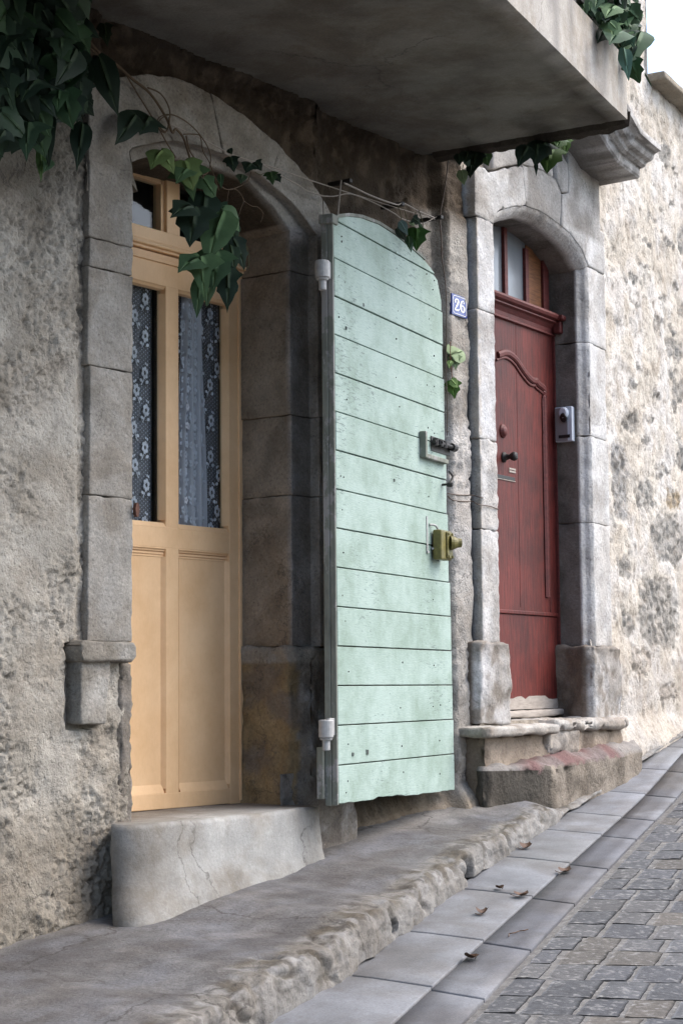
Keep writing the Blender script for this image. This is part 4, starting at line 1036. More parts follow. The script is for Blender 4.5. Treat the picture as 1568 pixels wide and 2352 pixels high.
bpy.data.objects['sidewalk'].data.polygons.foreach_set('use_smooth', [True]*len(bpy.data.objects['sidewalk'].data.polygons))
# gutter slabs, a shallow V of two rows
bm = bmesh.new(); GAP = .005
def vz(x, y):
    yj = interp(JN, x); w = abs(y-yj); return GG(x, y)+.007*min(1, w/.22)-.004
cuts1 = [-2+.56*k for k in range(11)]+[4.10, 4.634, 5.160, 5.76, 6.30, 6.835, 7.215, 7.72, 8.25, 8.8, 9.35, 9.9, 10.5, 11.1]
cuts1 = sorted(c for i, c in enumerate(cuts1) if c <= 3.6 or c >= 4.1)
slabcol = {}
def slab(x0, x1, ya, yb, skew, seed):
    nx_, ny_ = 8, 5; rnd = random.Random(seed); tint = rnd.uniform(-1, 1); V = []
    for i in range(nx_+1):
        r_ = []
        for j in range(ny_+1):
            s = 0. if i == 0 else 1. if i == nx_ else .012+.976*(i-1)/(nx_-2); t = 0. if j == 0 else 1. if j == ny_ else .03+.94*(j-1)/(ny_-2)
            x = lerp(x0+GAP, x1-GAP, s); x += skew*(t-.5)
            y = lerp(interp(ya, x), interp(yb, x), t); y += (GAP if j == 0 else -GAP if j == ny_ else 0)*(1 if interp(yb, x) > interp(ya, x) else -1)
            z = vz(x, y)+.0012*fn(x, y, seed, 5, 2)-(.0018 if i in (0, nx_) or j in (0, ny_) else 0)
            r_.append(bm.verts.new((x, y, z)))
        V.append(r_)
    for i in range(nx_):
        for j in range(ny_): bm.faces.new((V[i][j], V[i+1][j], V[i+1][j+1], V[i][j+1]))
    bd_ = [V[i][0] for i in range(nx_+1)]+[V[nx_][j] for j in range(1, ny_+1)]+[V[i][ny_] for i in range(nx_-1, -1, -1)]+[V[0][j] for j in range(ny_-1, 0, -1)]
    lo = [bm.verts.new(v.co-Vector((0, 0, .03))) for v in bd_]; m_ = len(bd_)
    for q in range(m_): bm.faces.new((bd_[q], bd_[(q+1) % m_], lo[(q+1) % m_], lo[q]))
for i, (a, b) in enumerate(zip(cuts1, cuts1[1:])):
    slab(a, b, JN, [(x, y+.03) for x, y in KB], -.035, i)
    slab(a-.03, b-.03, [(x, y+.012) for x, y in ED], JN, .03, 50+i)
def gcol(x, y, z):
    up = y > interp(JN, x)
    k = MN.noise(Vector((math.floor(x/.56)*1.7, 4 if up else 9, 0)))
    c = mix3((.27, .283, .312), (.245, .25, .255), sst(-.3, .4, k)) if up else mix3((.16, .165, .185), (.175, .17, .165), sst(-.3, .4, k))
    c = mix3(c, (.33, .345, .37), sst(.15, .5, fn(x, y, 2, 3.5, 4))*.5)
    if not up: c = mix3(c, (.13, .13, .145), sst(.1, .5, fn(x, y, 5, 3, 4))*.5)
    if z < vz(x, y)-.006: c = (.10, .09, .08)
    return c
tag(link('gutter', bm, 'slab_stone', None, gcol, True, bent=False), kind='structure')
# mortar bed below gutter and setts
bm = bmesh.new()
patch_ = [[bm.verts.new((x, interp(ED, x)+.03-7.*t, GG(x, interp(ED, x)+.03-7.*t)-(.0035 if k else .012)+.002*fn(x, t, 0, 9, 2))) for k, t in enumerate([0, .008, .02, .04, .07, .1, .15, .2, .3, .4, .5, .6, .8, 1.])] for x in [-4+.05*i for i in range(340)]]
for i in range(len(patch_)-1):
    for j in range(len(patch_[0])-1): bm.faces.new((patch_[i][j], patch_[i+1][j], patch_[i+1][j+1], patch_[i][j+1]))
# setts
uvec = Vector((math.cos(R(16.85)), math.sin(R(16.85)))); wvec = Vector((math.cos(R(-68.7)), math.sin(R(-68.7)))); E0 = Vector((4.405, -1.388))
colr = bm.verts.layers.float_color.new('Col')
for v in bm.verts: v[colr] = (.25, .24, .225, 1)
rs_ = random.Random(11); a = -7.
TONES = [(.145, .148, .155), (.125, .128, .135), (.16, .158, .158), (.175, .162, .145), (.15, .15, .152), (.19, .172, .15), (.13, .133, .143), (.14, .143, .15)]
while a < 7.5:
    rw = rs_.uniform(.158, .178); w = .012-rs_.uniform(0, .09)*0; first = True
    while w < 5.0:
        ln = rs_.uniform(.105, .145)
        if first: ln = rs_.uniform(.06, .14); first = False
        jx = .006; jw = rs_.uniform(.012, .024)
        tone = rs_.choice(TONES); kk = rs_.uniform(.85, 1.15); tone = tuple(c*kk for c in tone)
        c0 = E0+uvec*a+wvec*w
        if -3 < c0.x < 10.5:
            mg = 5; V = []; dz = rs_.uniform(-.0008, .001); tx = rs_.uniform(-.003, .003); ty = rs_.uniform(-.003, .003); q1 = [rs_.uniform(-.0035, .0035) for _ in range(8)]
            near = 3.5 < c0.x < 8.5 and w < 2.2
            mg = 7 if near else 3
            def sp_(i): return 0. if i == 0 else 1. if i == mg else .07+.86*(i-1)/(mg-2)
            for i in range(mg+1):
                r_ = []
                for j in range(mg+1):
                    s, t = sp_(i), sp_(j)
                    uu = lerp(jx/2, rw-jx/2, s); ww = lerp(0, ln, t)
                    if i in (0, mg): uu += (1 if i == 0 else -1)*abs(q1[(j*3+i) % 8])*.6
                    if j in (0, mg): ww += q1[(i*5+j) % 8]*.7
                    p = c0+uvec*uu+wvec*ww
                    yo = interp(ED, p.x)
                    if first is False and w < .05 and j == 0: p = Vector((p.x, min(p.y, yo-.012)))
                    ed = (i in (0, mg))+(j in (0, mg))
                    z = GG(p.x, p.y)+dz+tx*(s-.5)+ty*(t-.5)+.003*fn(p.x, p.y, 0, 16, 3)*.7-(.0010*ed+(.001 if ed == 2 else 0))
                    v = bm.verts.new((p.x, p.y, z)); v[colr] = (*tone, 1); r_.append(v)
                V.append(r_)
            for i in range(mg):
                for j in range(mg): bm.faces.new((V[i][j], V[i+1][j], V[i+1][j+1], V[i][j+1]))
            bd_ = [V[i][0] for i in range(mg+1)]+[V[mg][j] for j in range(1, mg+1)]+[V[i][mg] for i in range(mg-1, -1, -1)]+[V[0][j] for j in range(mg-1, 0, -1)]
            lo = []
            for v in bd_: q = bm.verts.new(v.co-Vector((0, 0, .02))); q[colr] = (.16, .15, .14, 1); lo.append(q)
            for q in range(len(bd_)): bm.faces.new((bd_[q], bd_[(q+1) % len(bd_)], lo[(q+1) % len(bd_)], lo[q]))
        w += ln+jw
    a += rw
o = link('road', bm, 'setts', None, None, 'open', bent=False); tag(o, kind='structure')
o.data.polygons.foreach_set('use_smooth', [True]*len(o.data.polygons))
bm = bmesh.new(); vs = [bm.verts.new((x, y, G(x, y)-.028)) for x, y in ((-90, -90), (90, -90), (90, 90), (-90, 90))]; bm.faces.new(vs)
tag(link('ground', bm, 'pavement', None, (.13, .12, .11), bent=False), kind='structure')
# ================================================================== IVY
def leaf(bm, base, tip, width=.9, tone=(.03, .07, .03), face=None, fold=.10, curl=.18, kind=0, rnd=random):
    lay = bm.verts.layers.float_color.get('Col') or bm.verts.layers.float_color.new('Col')
    base, tip = Vector(base), Vector(tip); e = tip-base; Ln = e.length; e.normalize()
    n = Vector(face) if face else (CAM-base).normalized()
    n = (n-e*n.dot(e)).normalized(); s = e.cross(n)
    if kind == 0: prof = [(0, .02, 0), (-.07, .13, 0), (-.05, .30, .02), (.06, .48, .08), (.17, .60, .15), (.25, .46, .22), (.33, .37, .3), (.44, .40, .42), (.55, .42, .5), (.62, .30, .6), (.74, .20, .72), (.88, .09, .86), (1, 0, 1)]
    elif kind == 1: prof = [(0, .02, 0), (-.03, .16, 0), (.05, .34, .05), (.18, .46, .15), (.33, .48, .3), (.48, .42, .45), (.63, .31, .6), (.78, .18, .75), (.9, .07, .88), (1, 0, 1)]
    else: prof = [(0, .02, 0), (-.10, .14, 0), (-.08, .36, .02), (.04, .56, .08), (.20, .72, .18), (.26, .50, .24), (.36, .32, .34), (.5, .25, .5), (.66, .18, .65), (.84, .08, .83), (1, 0, 1)]
    j = [rnd.uniform(-.03, .03) for _ in range(40)]; W = width*Ln; tw = rnd.uniform(-.15, .15)
    def P(t, w, sd, k=0):
        d = -fold*1.5*abs(w)**1.7*W+curl*Ln*(4*(t-.4)**2*-.5)+tw*w*sd*t*Ln+.045*Ln*math.sin(t*7+sd*2+w*3)*abs(w)*2
        return base+e*(t*Ln)+s*(w*W*sd)+n*d
    for sd in (-1, 1):
        rows = []
        for k, (t, w, tm) in enumerate(prof):
            o = 0 if sd > 0 else 15
            w_ = w+(j[k+o] if 0 < k < len(prof)-1 else 0); t_ = t+j[(k+o+7) % 40]*.5
            r_ = []
            for q in (0., .3, .65, 1.):
                v = bm.verts.new(P(lerp(tm, t_, q), w_*q, sd)); br = 1+.25*(q == 0)
                v[lay] = (min(1, tone[0]*br+.02*(q == 0)), min(1, tone[1]*br+.03*(q == 0)), tone[2]*br+.01*(q == 0), 1); r_.append(v)
            rows.append(r_)
        for k in range(len(rows)-1):
            for q in range(3):
                try: bm.faces.new((rows[k][q], rows[k][q+1], rows[k+1][q+1], rows[k+1][q]))
                except ValueError: pass
def plink(name, bm, parent):
    bmesh.ops.remove_doubles(bm, verts=bm.verts[:], dist=.00004)
    return link(name, bm, 'ivy_leaf', parent, None, 'open', bent=False)
def sm(o): o.data.polygons.foreach_set('use_smooth', [True]*len(o.data.polygons)); return o
LT = (.085, .155, .065); MD = (.035, .08, .032); DK = (.011, .028, .014); YL = (.15, .22, .07); PL = (.24, .32, .17)
def lp_(bm, b, t, Y=-.06, dy=0., w=.9, tone=MD, kind=0, tilt=(0, 0, 0), fold=.11, curl=.18, rnd=random):
    p = at(*b, Y); q = at(*t, Y+dy); p.y += bend(p.x); q.y += bend(q.x)
    f = (CAM-p).normalized()+Vector(tilt); leaf(bm, p, q, w, tone, f, fold, curl, kind, rnd)
def stems(lines, Y=-.04, r=.003, r1=None, mat='stem_bark', parent=None, name='stem', col=(.12, .085, .055)):
    for ln in lines:
        bm = bmesh.new(); yy = Y; rr_ = r
        if isinstance(ln, tuple): ln, yy, rr_ = ln
        P = []
        for q in ln:
            p = at(q[0], q[1], q[2] if len(q) > 2 else yy); p.y += bend(p.x); P.append(p)
        tube(bm, smoothline(P, 5), rr_, 6, rr_*.7 if r1 is None else r1)
        o = link(name, bm, mat, parent, col, True, bent=False)
    return o
zz7 = lambda a, b: (268.5+.2996*a, 268.5+.2996*b)
zz0 = lambda a, b: (.2568*a, .2568*b)
# --- main vine: dark mass at the top left with trailing stems
rn = random.Random(21)
iv = thing('ivy', (4.2, -.1, 2.5), 'large dark ivy mass hanging under the balcony at the left end of the wall', 'ivy')
stems([([zz0(*p) for p in [(700, 250), (900, 480), (1060, 590), (1180, 700), (1340, 830), (1480, 1040), (1540, 1180)]]+[zz7(*p) for p in [(450, 90), (505, 150), (540, 250), (560, 320)]], -.035, .0055),
       ([zz0(*p) for p in [(1100, 620), (1240, 850), (1400, 1110), (1500, 1290), (1568, 1400)]]+[zz7(430, 300)], -.03, .003),
       ([zz0(*p) for p in [(1320, 780), (1430, 830), (1500, 930), (1520, 1040), (1480, 1180), (1410, 1130), (1420, 1050), (1500, 1020), (1568, 1030)]], -.045, .0028),
       ([zz7(*p) for p in [(400, 0), (400, 60), (370, 110), (320, 60), (340, 10), (420, -20), (540, 40), (640, 140), (710, 260), (715, 360), (690, 430), (650, 440)]], -.05, .0028),
       ([zz7(*p) for p in [(510, 130), (600, 130), (640, 150), (660, 260), (710, 350), (760, 500), (780, 560)]], -.04, .0022),
       ([zz7(*p) for p in [(530, 140), (560, 260), (640, 380), (660, 480), (620, 600)]], -.05, .003),
       ([zz7(*p) for p in [(1030, 420), (1000, 490), (940, 530), (860, 555), (800, 530), (740, 440)]], -.03, .0022),
       ([zz7(*p) for p in [(860, 550), (850, 600), (845, 650)]], -.03, .0015), ([zz7(*p) for p in [(870, 548), (920, 560), (970, 630), (950, 700), (930, 760)]], -.03, .0016),
       ([zz7(*p) for p in [(970, 640), (1030, 680), (1080, 690), (1120, 740), (1100, 810)]], -.03, .0014),
       ([zz0(*p) for p in [(720, 380), (800, 420), (880, 490)]], -.08, .002), ([zz0(*p) for p in [(760, 260), (800, 310), (880, 315)]], -.08, .0018),
       ([zz0(*p) for p in [(560, 640), (620, 690), (700, 720)]], -.08, .003)], parent=iv)
bm = bmesh.new()
for b, t, Y, w, tone, kd in [((880, 490), (1065, 1050), -.10, .44, DK, 1), ((1225, 1000), (1050, 1260), -.06, .55, DK, 1), ((1340, 1020), (1260, 1180), -.06, 1.2, DK, 0), ((20, 500), (235, 900), -.22, .62, MD, 1), ((190, 560), (300, 940), -.2, .62, DK, 1),
        ((430, 380), (400, 680), -.18, .6, DK, 1), ((60, 20), (215, 390), -.28, .6, (.03, .045, .05), 1), ((400, 930), (435, 1480), -.14, .34, DK, 1), ((365, 1310), (365, 1610), -.10, .30, (.09, .17, .05), 1), ((455, 1410), (395, 1530), -.12, .5, MD, 1), ((740, 1080), (690, 1500), -.10, .42, DK, 1),
        ((760, 520), (745, 1020), -.13, .36, DK, 1), ((600, 680), (560, 900), -.15, .7, DK, 0), ((690, 930), (480, 1080), -.10, .6, (.012, .025, .015), 0), ((640, 0), (650, 320), -.2, .6, (.035, .06, .02), 1), ((480, 100), (530, 600), -.2, .4, DK, 1), ((930, 200), (960, 400), -.09, .6, (.02, .035, .015), 0)]:
    lp_(bm, zz0(*b), zz0(*t), Y, -.02, w, tone, kd, rnd=rn)
for i in range(520):
    px = rn.uniform(-160, 185); py = rn.uniform(-130, 300-max(0, px-60)*.35)
    if px > 90 and py > 215 and rn.random() < .8: continue
    a = rn.uniform(-.7, .9); ln = rn.uniform(45, 95); Y = rn.uniform(-.34, -.05)
    lp_(bm, (px, py), (px+ln*math.sin(a), py+ln*math.cos(a)), Y, rn.uniform(-.06, .03), rn.uniform(.55, 1.), rn.choice([DK, DK, (.03, .06, .03), (.018, .035, .02), MD]), rn.choice([0, 1, 1, 2]), (rn.uniform(-.5, .5), rn.uniform(-.4, .4), rn.uniform(-.2, .6)), rnd=rn)
sm(plink('foliage', bm, iv))
# --- the hanging sprig in front of the yellow door
iv = thing('ivy', (4.98, -.05, 2.2), 'trailing ivy sprig of large green leaves hanging over the top of the yellow door', 'ivy')
stems([([zz7(*p) for p in [(560, 320), (600, 400), (660, 480), (700, 560), (720, 700), (800, 850), (780, 1000)]], -.06, .004), ([zz7(*p) for p in [(840, 890), (930, 900), (1000, 1010), (1010, 1130), (990, 1170)]], -.05, .0016),
       ([zz7(*p) for p in [(1060, 420), (1100, 440), (1160, 420), (1230, 440)]], -.04, .0016)], parent=iv, col=(.09, .10, .05))
bm = bmesh.new()
for b, t, Y, w, tone, kd, tl in [((815, 690), (690, 1095), -.14, .62, LT, 1, (-.2, 0, .5)), ((820, 700), (965, 870), -.12, .75, LT, 1, (.2, 0, .6)), ((640, 1060), (668, 1400), -.15, .75, LT, 2, (-.2, 0, .3)), ((760, 1010), (740, 1310), -.13, .9, MD, 0, (.1, 0, .4)),
        ((640, 1060), (485, 1150), -.14, .8, MD, 1, (-.4, 0, .3)), ((600, 670), (560, 970), -.11, .95, DK, 0, (0, 0, .2)), ((590, 660), (430, 730), -.12, .8, DK, 1, (-.3, 0, .3)), ((850, 1150), (850, 1480), -.12, .55, DK, 0, (.1, 0, .2)), ((640, 1220), (612, 1525), -.11, .42, (.035, .075, .03), 1, (0, 0, 0)),
        ((700, 1230), (690, 1440), -.09, .55, (.04, .08, .03), 1, (0, 0, 0)), ((900, 930), (990, 1175), -.10, .62, DK, 0, (.4, 0, .1)), ((870, 960), (905, 1190), -.09, .6, (.02, .045, .02), 1, (.3, 0, 0)), ((680, 560), (640, 900), -.08, .7, (.012, .03, .015), 1, (0, 0, -.2)),
        ((520, 330), (590, 560), -.10, 1.0, YL, 0, (0, 0, .5)), ((340, 240), (260, 370), -.09, .9, YL, 1, (-.2, 0, .5)), ((340, 250), (450, 440), -.09, .65, YL, 1, (.1, 0, .4)), ((540, 380), (590, 640), -.09, .9, (.07, .13, .05), 2, (0, 0, .3)), ((670, 470), (770, 640), -.09, .75, (.06, .12, .045), 0, (.2, 0, .3)),
        ((560, 360), (460, 480), -.1, .7, LT, 1, (0, 0, .4)), ((870, 300), (900, 415), -.06, .95, DK, 0, (0, 0, .2)), ((1060, 340), (1110, 410), -.06, 1.1, DK, 0, (0, 0, .2)), ((1030, 340), (990, 410), -.06, .9, DK, 1, (0, 0, .2)), ((1175, 415), (1195, 510), -.06, .95, (.03, .07, .02), 0, (0, 0, .2)),
        ((1220, 440), (1255, 500), -.06, .9, DK, 0, (0, 0, .2)), ((855, 240), (880, 280), -.06, 1., DK, 1, (0, 0, 0)), ((960, 430), (950, 500), -.05, .9, (.05, .08, .04), 1, (0, 0, 0)), ((790, 430), (800, 540), -.07, .45, MD, 1, (0, 0, 0)), ((790, 690), (900, 790), -.08, .8, (.02, .05, .02), 0, (0, 0, .3)),
        ((760, 1100), (700, 1290), -.10, .8, DK, 0, (0, 0, .1)), ((720, 720), (610, 860), -.09, .8, DK, 0, (0, 0, 0)), ((840, 780), (930, 980), -.08, .8, (.02, .045, .02), 0, (.3, 0, 0))]:
    lp_(bm, zz7(*b), zz7(*t), Y, -.015, w, tone, kd, tl, .12, .24, rn)
sm(plink('foliage', bm, iv))
# --- ivy on the balcony edge
z3 = lambda a, b: (1275+.18655*a, .18655*b)
iv = thing('ivy', (6.4, -.8, 2.86), 'bright ivy growing over the top of the balcony edge against the white sky', 'ivy')
stems([([z3(*p) for p in [(560, 0), (620, 150), (740, 420), (780, 560), (860, 600), (900, 720)]], -.80, .0025), ([z3(*p) for p in [(720, 60), (860, 300), (910, 380), (920, 700)]], -.82, .002), ([z3(*p) for p in [(960, 120), (900, 260), (860, 320)]], -.82, .002),
       ([z3(*p) for p in [(700, -60), (760, 100), (900, 330)]], -.82, .002)], parent=iv, col=(.12, .15, .06))
bm = bmesh.new()
for b, t, w, tone, kd, tl in [((960, 130), (1110, 180), .75, LT, 1, (0, 0, .3)), ((950, 140), (930, 370), .75, MD, 1, (-.3, 0, .3)), ((1060, 340), (930, 720), .55, MD, 1, (0, 0, .4)), ((860, 320), (850, 475), .7, PL, 1, (0, 0, .5)), ((840, 570), (905, 980), .42, (.10, .20, .15), 1, (0, 0, .5)),
        ((920, 740), (1040, 1030), .85, (.025, .07, .02), 0, (0, 0, -.3)), ((930, 730), (1090, 850), .5, (.16, .30, .24), 1, (0, 0, .9)), ((1100, 900), (1200, 1090), .12, MD, 1, (0, 0, 0)), ((640, 130), (660, 225), .95, PL, 1, (0, 0, .5)), ((520, 30), (545, 100), .6, PL, 1, (0, 0, .5)),
        ((330, -40), (370, 240), .5, MD, 0, (0, 0, .3)), ((400, 0), (430, 130), .6, LT, 1, (0, 0, .4)), ((650, 300), (680, 350), .9, (.10, .18, .12), 1, (0, 0, .4)), ((960, -60), (1025, 45), .6, PL, 1, (0, 0, .3))]:
    lp_(bm, z3(*b), z3(*t), -.85, -.02, w, tone, kd, tl, rnd=rn)
for i in range(330):
    t = rn.random(); bx0 = lerp(250, 900, t); by0 = lerp(-350, 560, t)
    px = bx0+rn.uniform(-80, 190); py = by0+rn.uniform(-300, 60)
    if px > 960 or py > 640: continue
    if 640 < px < 860 and 340 < py < 600 and rn.random() < .75: continue
    a = rn.uniform(-.8, .9); ln = rn.uniform(110, 230)
    lp_(bm, z3(px, py), z3(px+ln*math.sin(a), py+ln*math.cos(a)), rn.uniform(-.95, -.70)+.15*(t < .5), rn.uniform(-.04, .04), rn.uniform(.6, .95), rn.choice([DK, MD, DK, (.03, .075, .03), (.04, .09, .045), LT]), rn.choice([0, 1, 1]), (rn.uniform(-.5, .5), 0, rn.uniform(-.1, .7)), rnd=rn)
for i in range(420):                                     # the rest of the plant along the rail, above the picture
    x = rn.uniform(5.4, 6.55); p = Vector((x, bx(x)+rn.uniform(-.09, .12), rn.uniform(3.02, 3.5)))
    a = rn.uniform(-1.2, 1.2); ln = rn.uniform(.07, .13)
    leaf(bm, p, p+Vector((math.sin(a)*ln*.7, rn.uniform(-.04, .02), -math.cos(a)*ln)), rn.uniform(.6, .95), rn.choice([DK, MD, (.03, .075, .03)]), (rn.uniform(-.4, .4), -1, rn.uniform(-.2, .6)), rnd=rn)
sm(plink('foliage', bm, iv))
# --- sprigs hanging below the end of the balcony
def sprig(label, loc, items, Y, st=None, stc=(.1, .09, .05)):
    g = thing('ivy', loc, label, 'ivy', None)
    if st: stems(st, Y, .0018, parent=g, col=stc)
    bm = bmesh.new()
    for b, t, w, tone, kd, tl in items: lp_(bm, b, t, Y+rn.uniform(-.03, .0), -.01, w, tone, kd, tl, rnd=rn)
    sm(plink('foliage', bm, g)); return g
d2 = lambda a, b: (1006.5+.2569*a, 268.4+.2569*b)
sprig('ivy sprig with one pale leaf hanging under the balcony above the number plate', (6.6, -.1, 2.55), [(d2(230, 330), d2(280, 460), .6, (.10, .16, .12), 1, (0, 0, .2)), (d2(400, 290), d2(450, 440), 1.0, (.03, .075, .015), 0, (0, 0, .2)), (d2(330, 300), d2(300, 500), .8, DK, 0, (0, 0, .2)), (d2(205, 470), d2(232, 610), .75, PL, 1, (0, 0, .4)),
       (d2(180, 320), d2(190, 430), .8, DK, 1, (0, 0, .2)), (d2(350, 290), d2(380, 400), .9, DK, 0, (0, 0, .1)), (d2(260, 300), d2(240, 400), .9, DK, 1, (0, 0, .1)), (d2(290, 420), d2(280, 540), .6, DK, 1, (0, 0, .1))], -.10, [[d2(300, 280), d2(240, 380), d2(210, 480)], [d2(380, 280), d2(400, 330)]])
sprig('dark ivy sprig hanging under the balcony corner beside the carved cornice', (7.0, -.35, 2.55), [(d2(1000, 260), d2(970, 480), 1.0, (.035, .085, .01), 0, (0, 0, .1)), (d2(880, 230), d2(870, 430), .9, (.012, .03, .018), 0, (0, 0, .1)), (d2(800, 240), d2(715, 420), .6, (.012, .03, .018), 1, (-.2, 0, 0)), (d2(870, 400), d2(875, 520), .3, DK, 1, (0, 0, 0)),
       (d2(1140, 180), d2(1130, 330), .6, (.05, .11, .015), 0, (0, 0, .2)), (d2(1050, 180), d2(1100, 310), .35, PL, 1, (0, 0, .3)), (d2(1060, 160), d2(1090, 180), .9, (.10, .16, .12), 1, (0, 0, .3)), (d2(950, 210), d2(900, 380), .9, DK, 0, (0, 0, .1)), (d2(1100, 170), d2(1060, 260), .9, (.03, .08, .015), 0, (0, 0, .1)), (d2(1020, 200), d2(1080, 330), .7, (.03, .07, .012), 0, (.1, 0, .1))], -.42, [[d2(990, 180), d2(940, 250), d2(880, 400)], [d2(1150, 150), d2(1130, 240)]])
c8 = lambda a, b: (704.6+.2353*a, 369+.2353*b)
sprig('small dark ivy sprig dangling from the cable behind the rounded top of the green shutter', (6.3, -.1, 2.2), [(c8(910, 590), c8(990, 730), .6, (.09, .14, .13), 1, (0, 0, .3)), (c8(1070, 650), c8(1070, 870), .95, (.03, .085, .012), 0, (0, 0, 0)), (c8(1010, 590), c8(1050, 640), .8, PL, 1, (0, 0, .3)), (c8(1100, 610), c8(1130, 700), .4, (.10, .17, .09), 1, (0, 0, .2)),
       (c8(1010, 780), c8(1015, 890), .45, (.09, .15, .10), 1, (0, 0, .2)), (c8(880, 660), c8(980, 790), .5, (.012, .02, .012), 1, (0, 0, 0)), (c8(1040, 560), c8(1120, 620), .8, DK, 0, (0, 0, .2)), (c8(990, 730), c8(1000, 860), .6, (.02, .05, .015), 1, (0, 0, .1))], -.12, [[c8(880, 430), c8(910, 500), c8(925, 590)], [c8(950, 480), c8(975, 560), c8(960, 620)], [c8(1060, 500), c8(1060, 600)], [c8(1090, 480), c8(1130, 600), c8(1130, 690)]])
c4 = lambda a, b: (784+.5*a, 784+.5*b)
sprig('two pale young ivy leaves on the wall just below the number plate', (6.6, -.02, 1.7), [(c4(505, 60), c4(570, 35), .9, PL, 1, (0, 0, .3)), (c4(520, 60), c4(525, 130), .75, PL, 0, (0, 0, .2)), (c4(510, 180), c4(518, 262), .85, (.05, .12, .015), 0, (0, 0, .1)), (c4(505, 175), c4(540, 215), .7, (.16, .26, .08), 1, (0, 0, .3)), (c4(500, 85), c4(495, 120), .6, (.10, .18, .05), 1, (0, 0, .1))], .02, [[c4(500, 0), c4(500, 90), c4(508, 180), c4(492, 200)], [c4(500, 80), c4(520, 60)]], (.2, .09, .05))
# ================================================================== CABLES
cb = thing('cable', (6.3, -.05, 2.2), 'thin loose cables sagging along the dark wall above the green shutter', 'cable')
ln_ = [([zz7(*p) for p in [(400, 50), (620, 150), (850, 270), (980, 320), (1120, 360), (1300, 420), (1500, 490)]]+[c8(*p) for p in [(40, 190), (330, 285), (600, 370), (870, 455), (1050, 510), (1250, 570)]], -.03, .0026),
       ([zz7(*p) for p in [(1110, 360), (1260, 450), (1390, 520), (1460, 565), (1568, 600)]]+[c8(*p) for p in [(150, 340), (260, 345), (400, 320), (520, 350), (700, 430), (850, 510), (930, 565), (1100, 608), (1180, 590), (1290, 530)]], -.035, .0026),
       ([c8(*p) for p in [(360, 215), (480, 270), (640, 345), (870, 425), (940, 412), (1090, 490), (1240, 552)]], -.05, .0038),
       ([c8(*p) for p in [(1376, 0), (1360, 160), (1330, 350), (1298, 530), (1300, 620), (1315, 760), (1312, 900), (1340, 1100), (1352, 1200), (1362, 1400), (1362, 1560)]]+[(1025, 760), (1024, 860), (1027, 920), (1026, 1000)], .0, .0028),
       ([c8(*p) for p in [(1305, 560), (1302, 700), (1322, 880), (1318, 1000)]], .0, .0022),
       ([c8(*p) for p in [(155, 350), (160, 480), (160, 620)]], -.02, .0018)]
o1 = stems(ln_[:2]+ln_[2:3], mat='pale_cable', parent=cb, name='cable_run')
o2 = stems(ln_[3:], mat='brown_cable', parent=cb, name='cable_drop')
for q in ((360, 205), (870, 432), (1250, 560)):
    bm = bmesh.new(); p = at(*c8(*q), -.02); box(bm, p.x-.010, p.x+.010, -.055, .05, p.z-.008, p.z+.008, .003)
    link('clip', bm, 'iron', cb)
bm = bmesh.new(); p, q = at(*c8(335, 190), -.04), at(*c8(300, 545), -.10); tube(bm, [p, q], .0035, 6)
tag(link('hanging_wire', bm, 'pale_cable', None, bent=False), 'short stiff wire hanging down to the top corner of the green shutter', 'wire')
z9 = lambda a, b: (939.5+.1711*a, 939.5+.1711*b)
for lbl, pts in (('upper of the two thin dark wires crossing the stone beside the green shutter', [(515, 1130), (620, 1150), (760, 1155), (860, 1160), (950, 1185), (990, 1192)]),
                 ('lower thin wire curving across the stone jamb left of the red door', [(515, 1165), (560, 1210), (640, 1235), (780, 1240), (860, 1240), (920, 1280), (1060, 1300), (1130, 1320), (1200, 1350)])):
    bm = bmesh.new(); P = []
    for q in pts:
        yy = .03 if q[0] < 900 else (-.006); p = at(*z9(*q), yy); p.y += bend(p.x); P.append(p)
    tube(bm, smoothline(P, 4), .0021, 6); tag(link('wire', bm, 'brown_cable', None, bent=False), lbl, 'wire')
# ================================================================== LITTER
def dead_leaf(px, py, size, ang, label, seed, curl=.6):
    rd = random.Random(seed); size *= .78; p = ong(px, py); z = vz(p.x, p.y)+.006
    bm = bmesh.new(); lay = bm.verts.layers.float_color.new('Col')
    leaf(bm, (-size/2, 0, 0), (size/2, 0, .004), .75, (.1, .05, .02), (0, 0, 1), -curl, -.3, 1, rd)
    tube(bm, [(-size/2, 0, 0), (-size*.75, size*.1, .004), (-size*.95, size*.25, .010)], .0012, 5)
    zmin = min(v.co.z for v in bm.verts)
    for v in bm.verts: v.co.z -= zmin
    o = link('fallen_leaf', bm, 'dead_leaf', None, None, 'open', bent=False)
    o.location = (p.x, p.y, z-.004); o.rotation_euler = (rd.uniform(-.2, .2), rd.uniform(-.2, .2), ang); sm(o)
    tag(o, label, 'dead leaf', 'dry leaves fallen on the gutter slabs')
dl = lambda a, b: (1074+.315*a, 1812+.315*b)
dead_leaf(*dl(430, 440), .085, .2, 'curled rust brown leaf lying against the foot of the kerb', 1, .9)
dead_leaf(*dl(715, 605), .085, .1, 'dark brown leaf lying on the long joint between the two slab rows', 2)
dead_leaf(*dl(225, 738), .05, 1.2, 'small upright tan leaf on the cross joint of the pale slabs', 3, .9)
dead_leaf(*dl(405, 785), .09, .1, 'long narrow brown leaf beside the small tan one near the slab joint', 4)
dead_leaf(*dl(118, 915), .075, .3, 'dark rolled leaf alone in the middle of a pale gutter slab', 5, 1.1)
dead_leaf(*dl(15, 1240), .08, 1.1, 'yellow brown leaf nearest the viewer on the slab joint', 6, .7)
bm = bmesh.new(); P = []
for q in [(298, 1088), (300, 1068), (345, 1062), (375, 1050), (410, 1048), (438, 1040)]:
    p = ong(*dl(*q)); P.append(Vector((p.x, p.y, vz(p.x, p.y)+.006)))
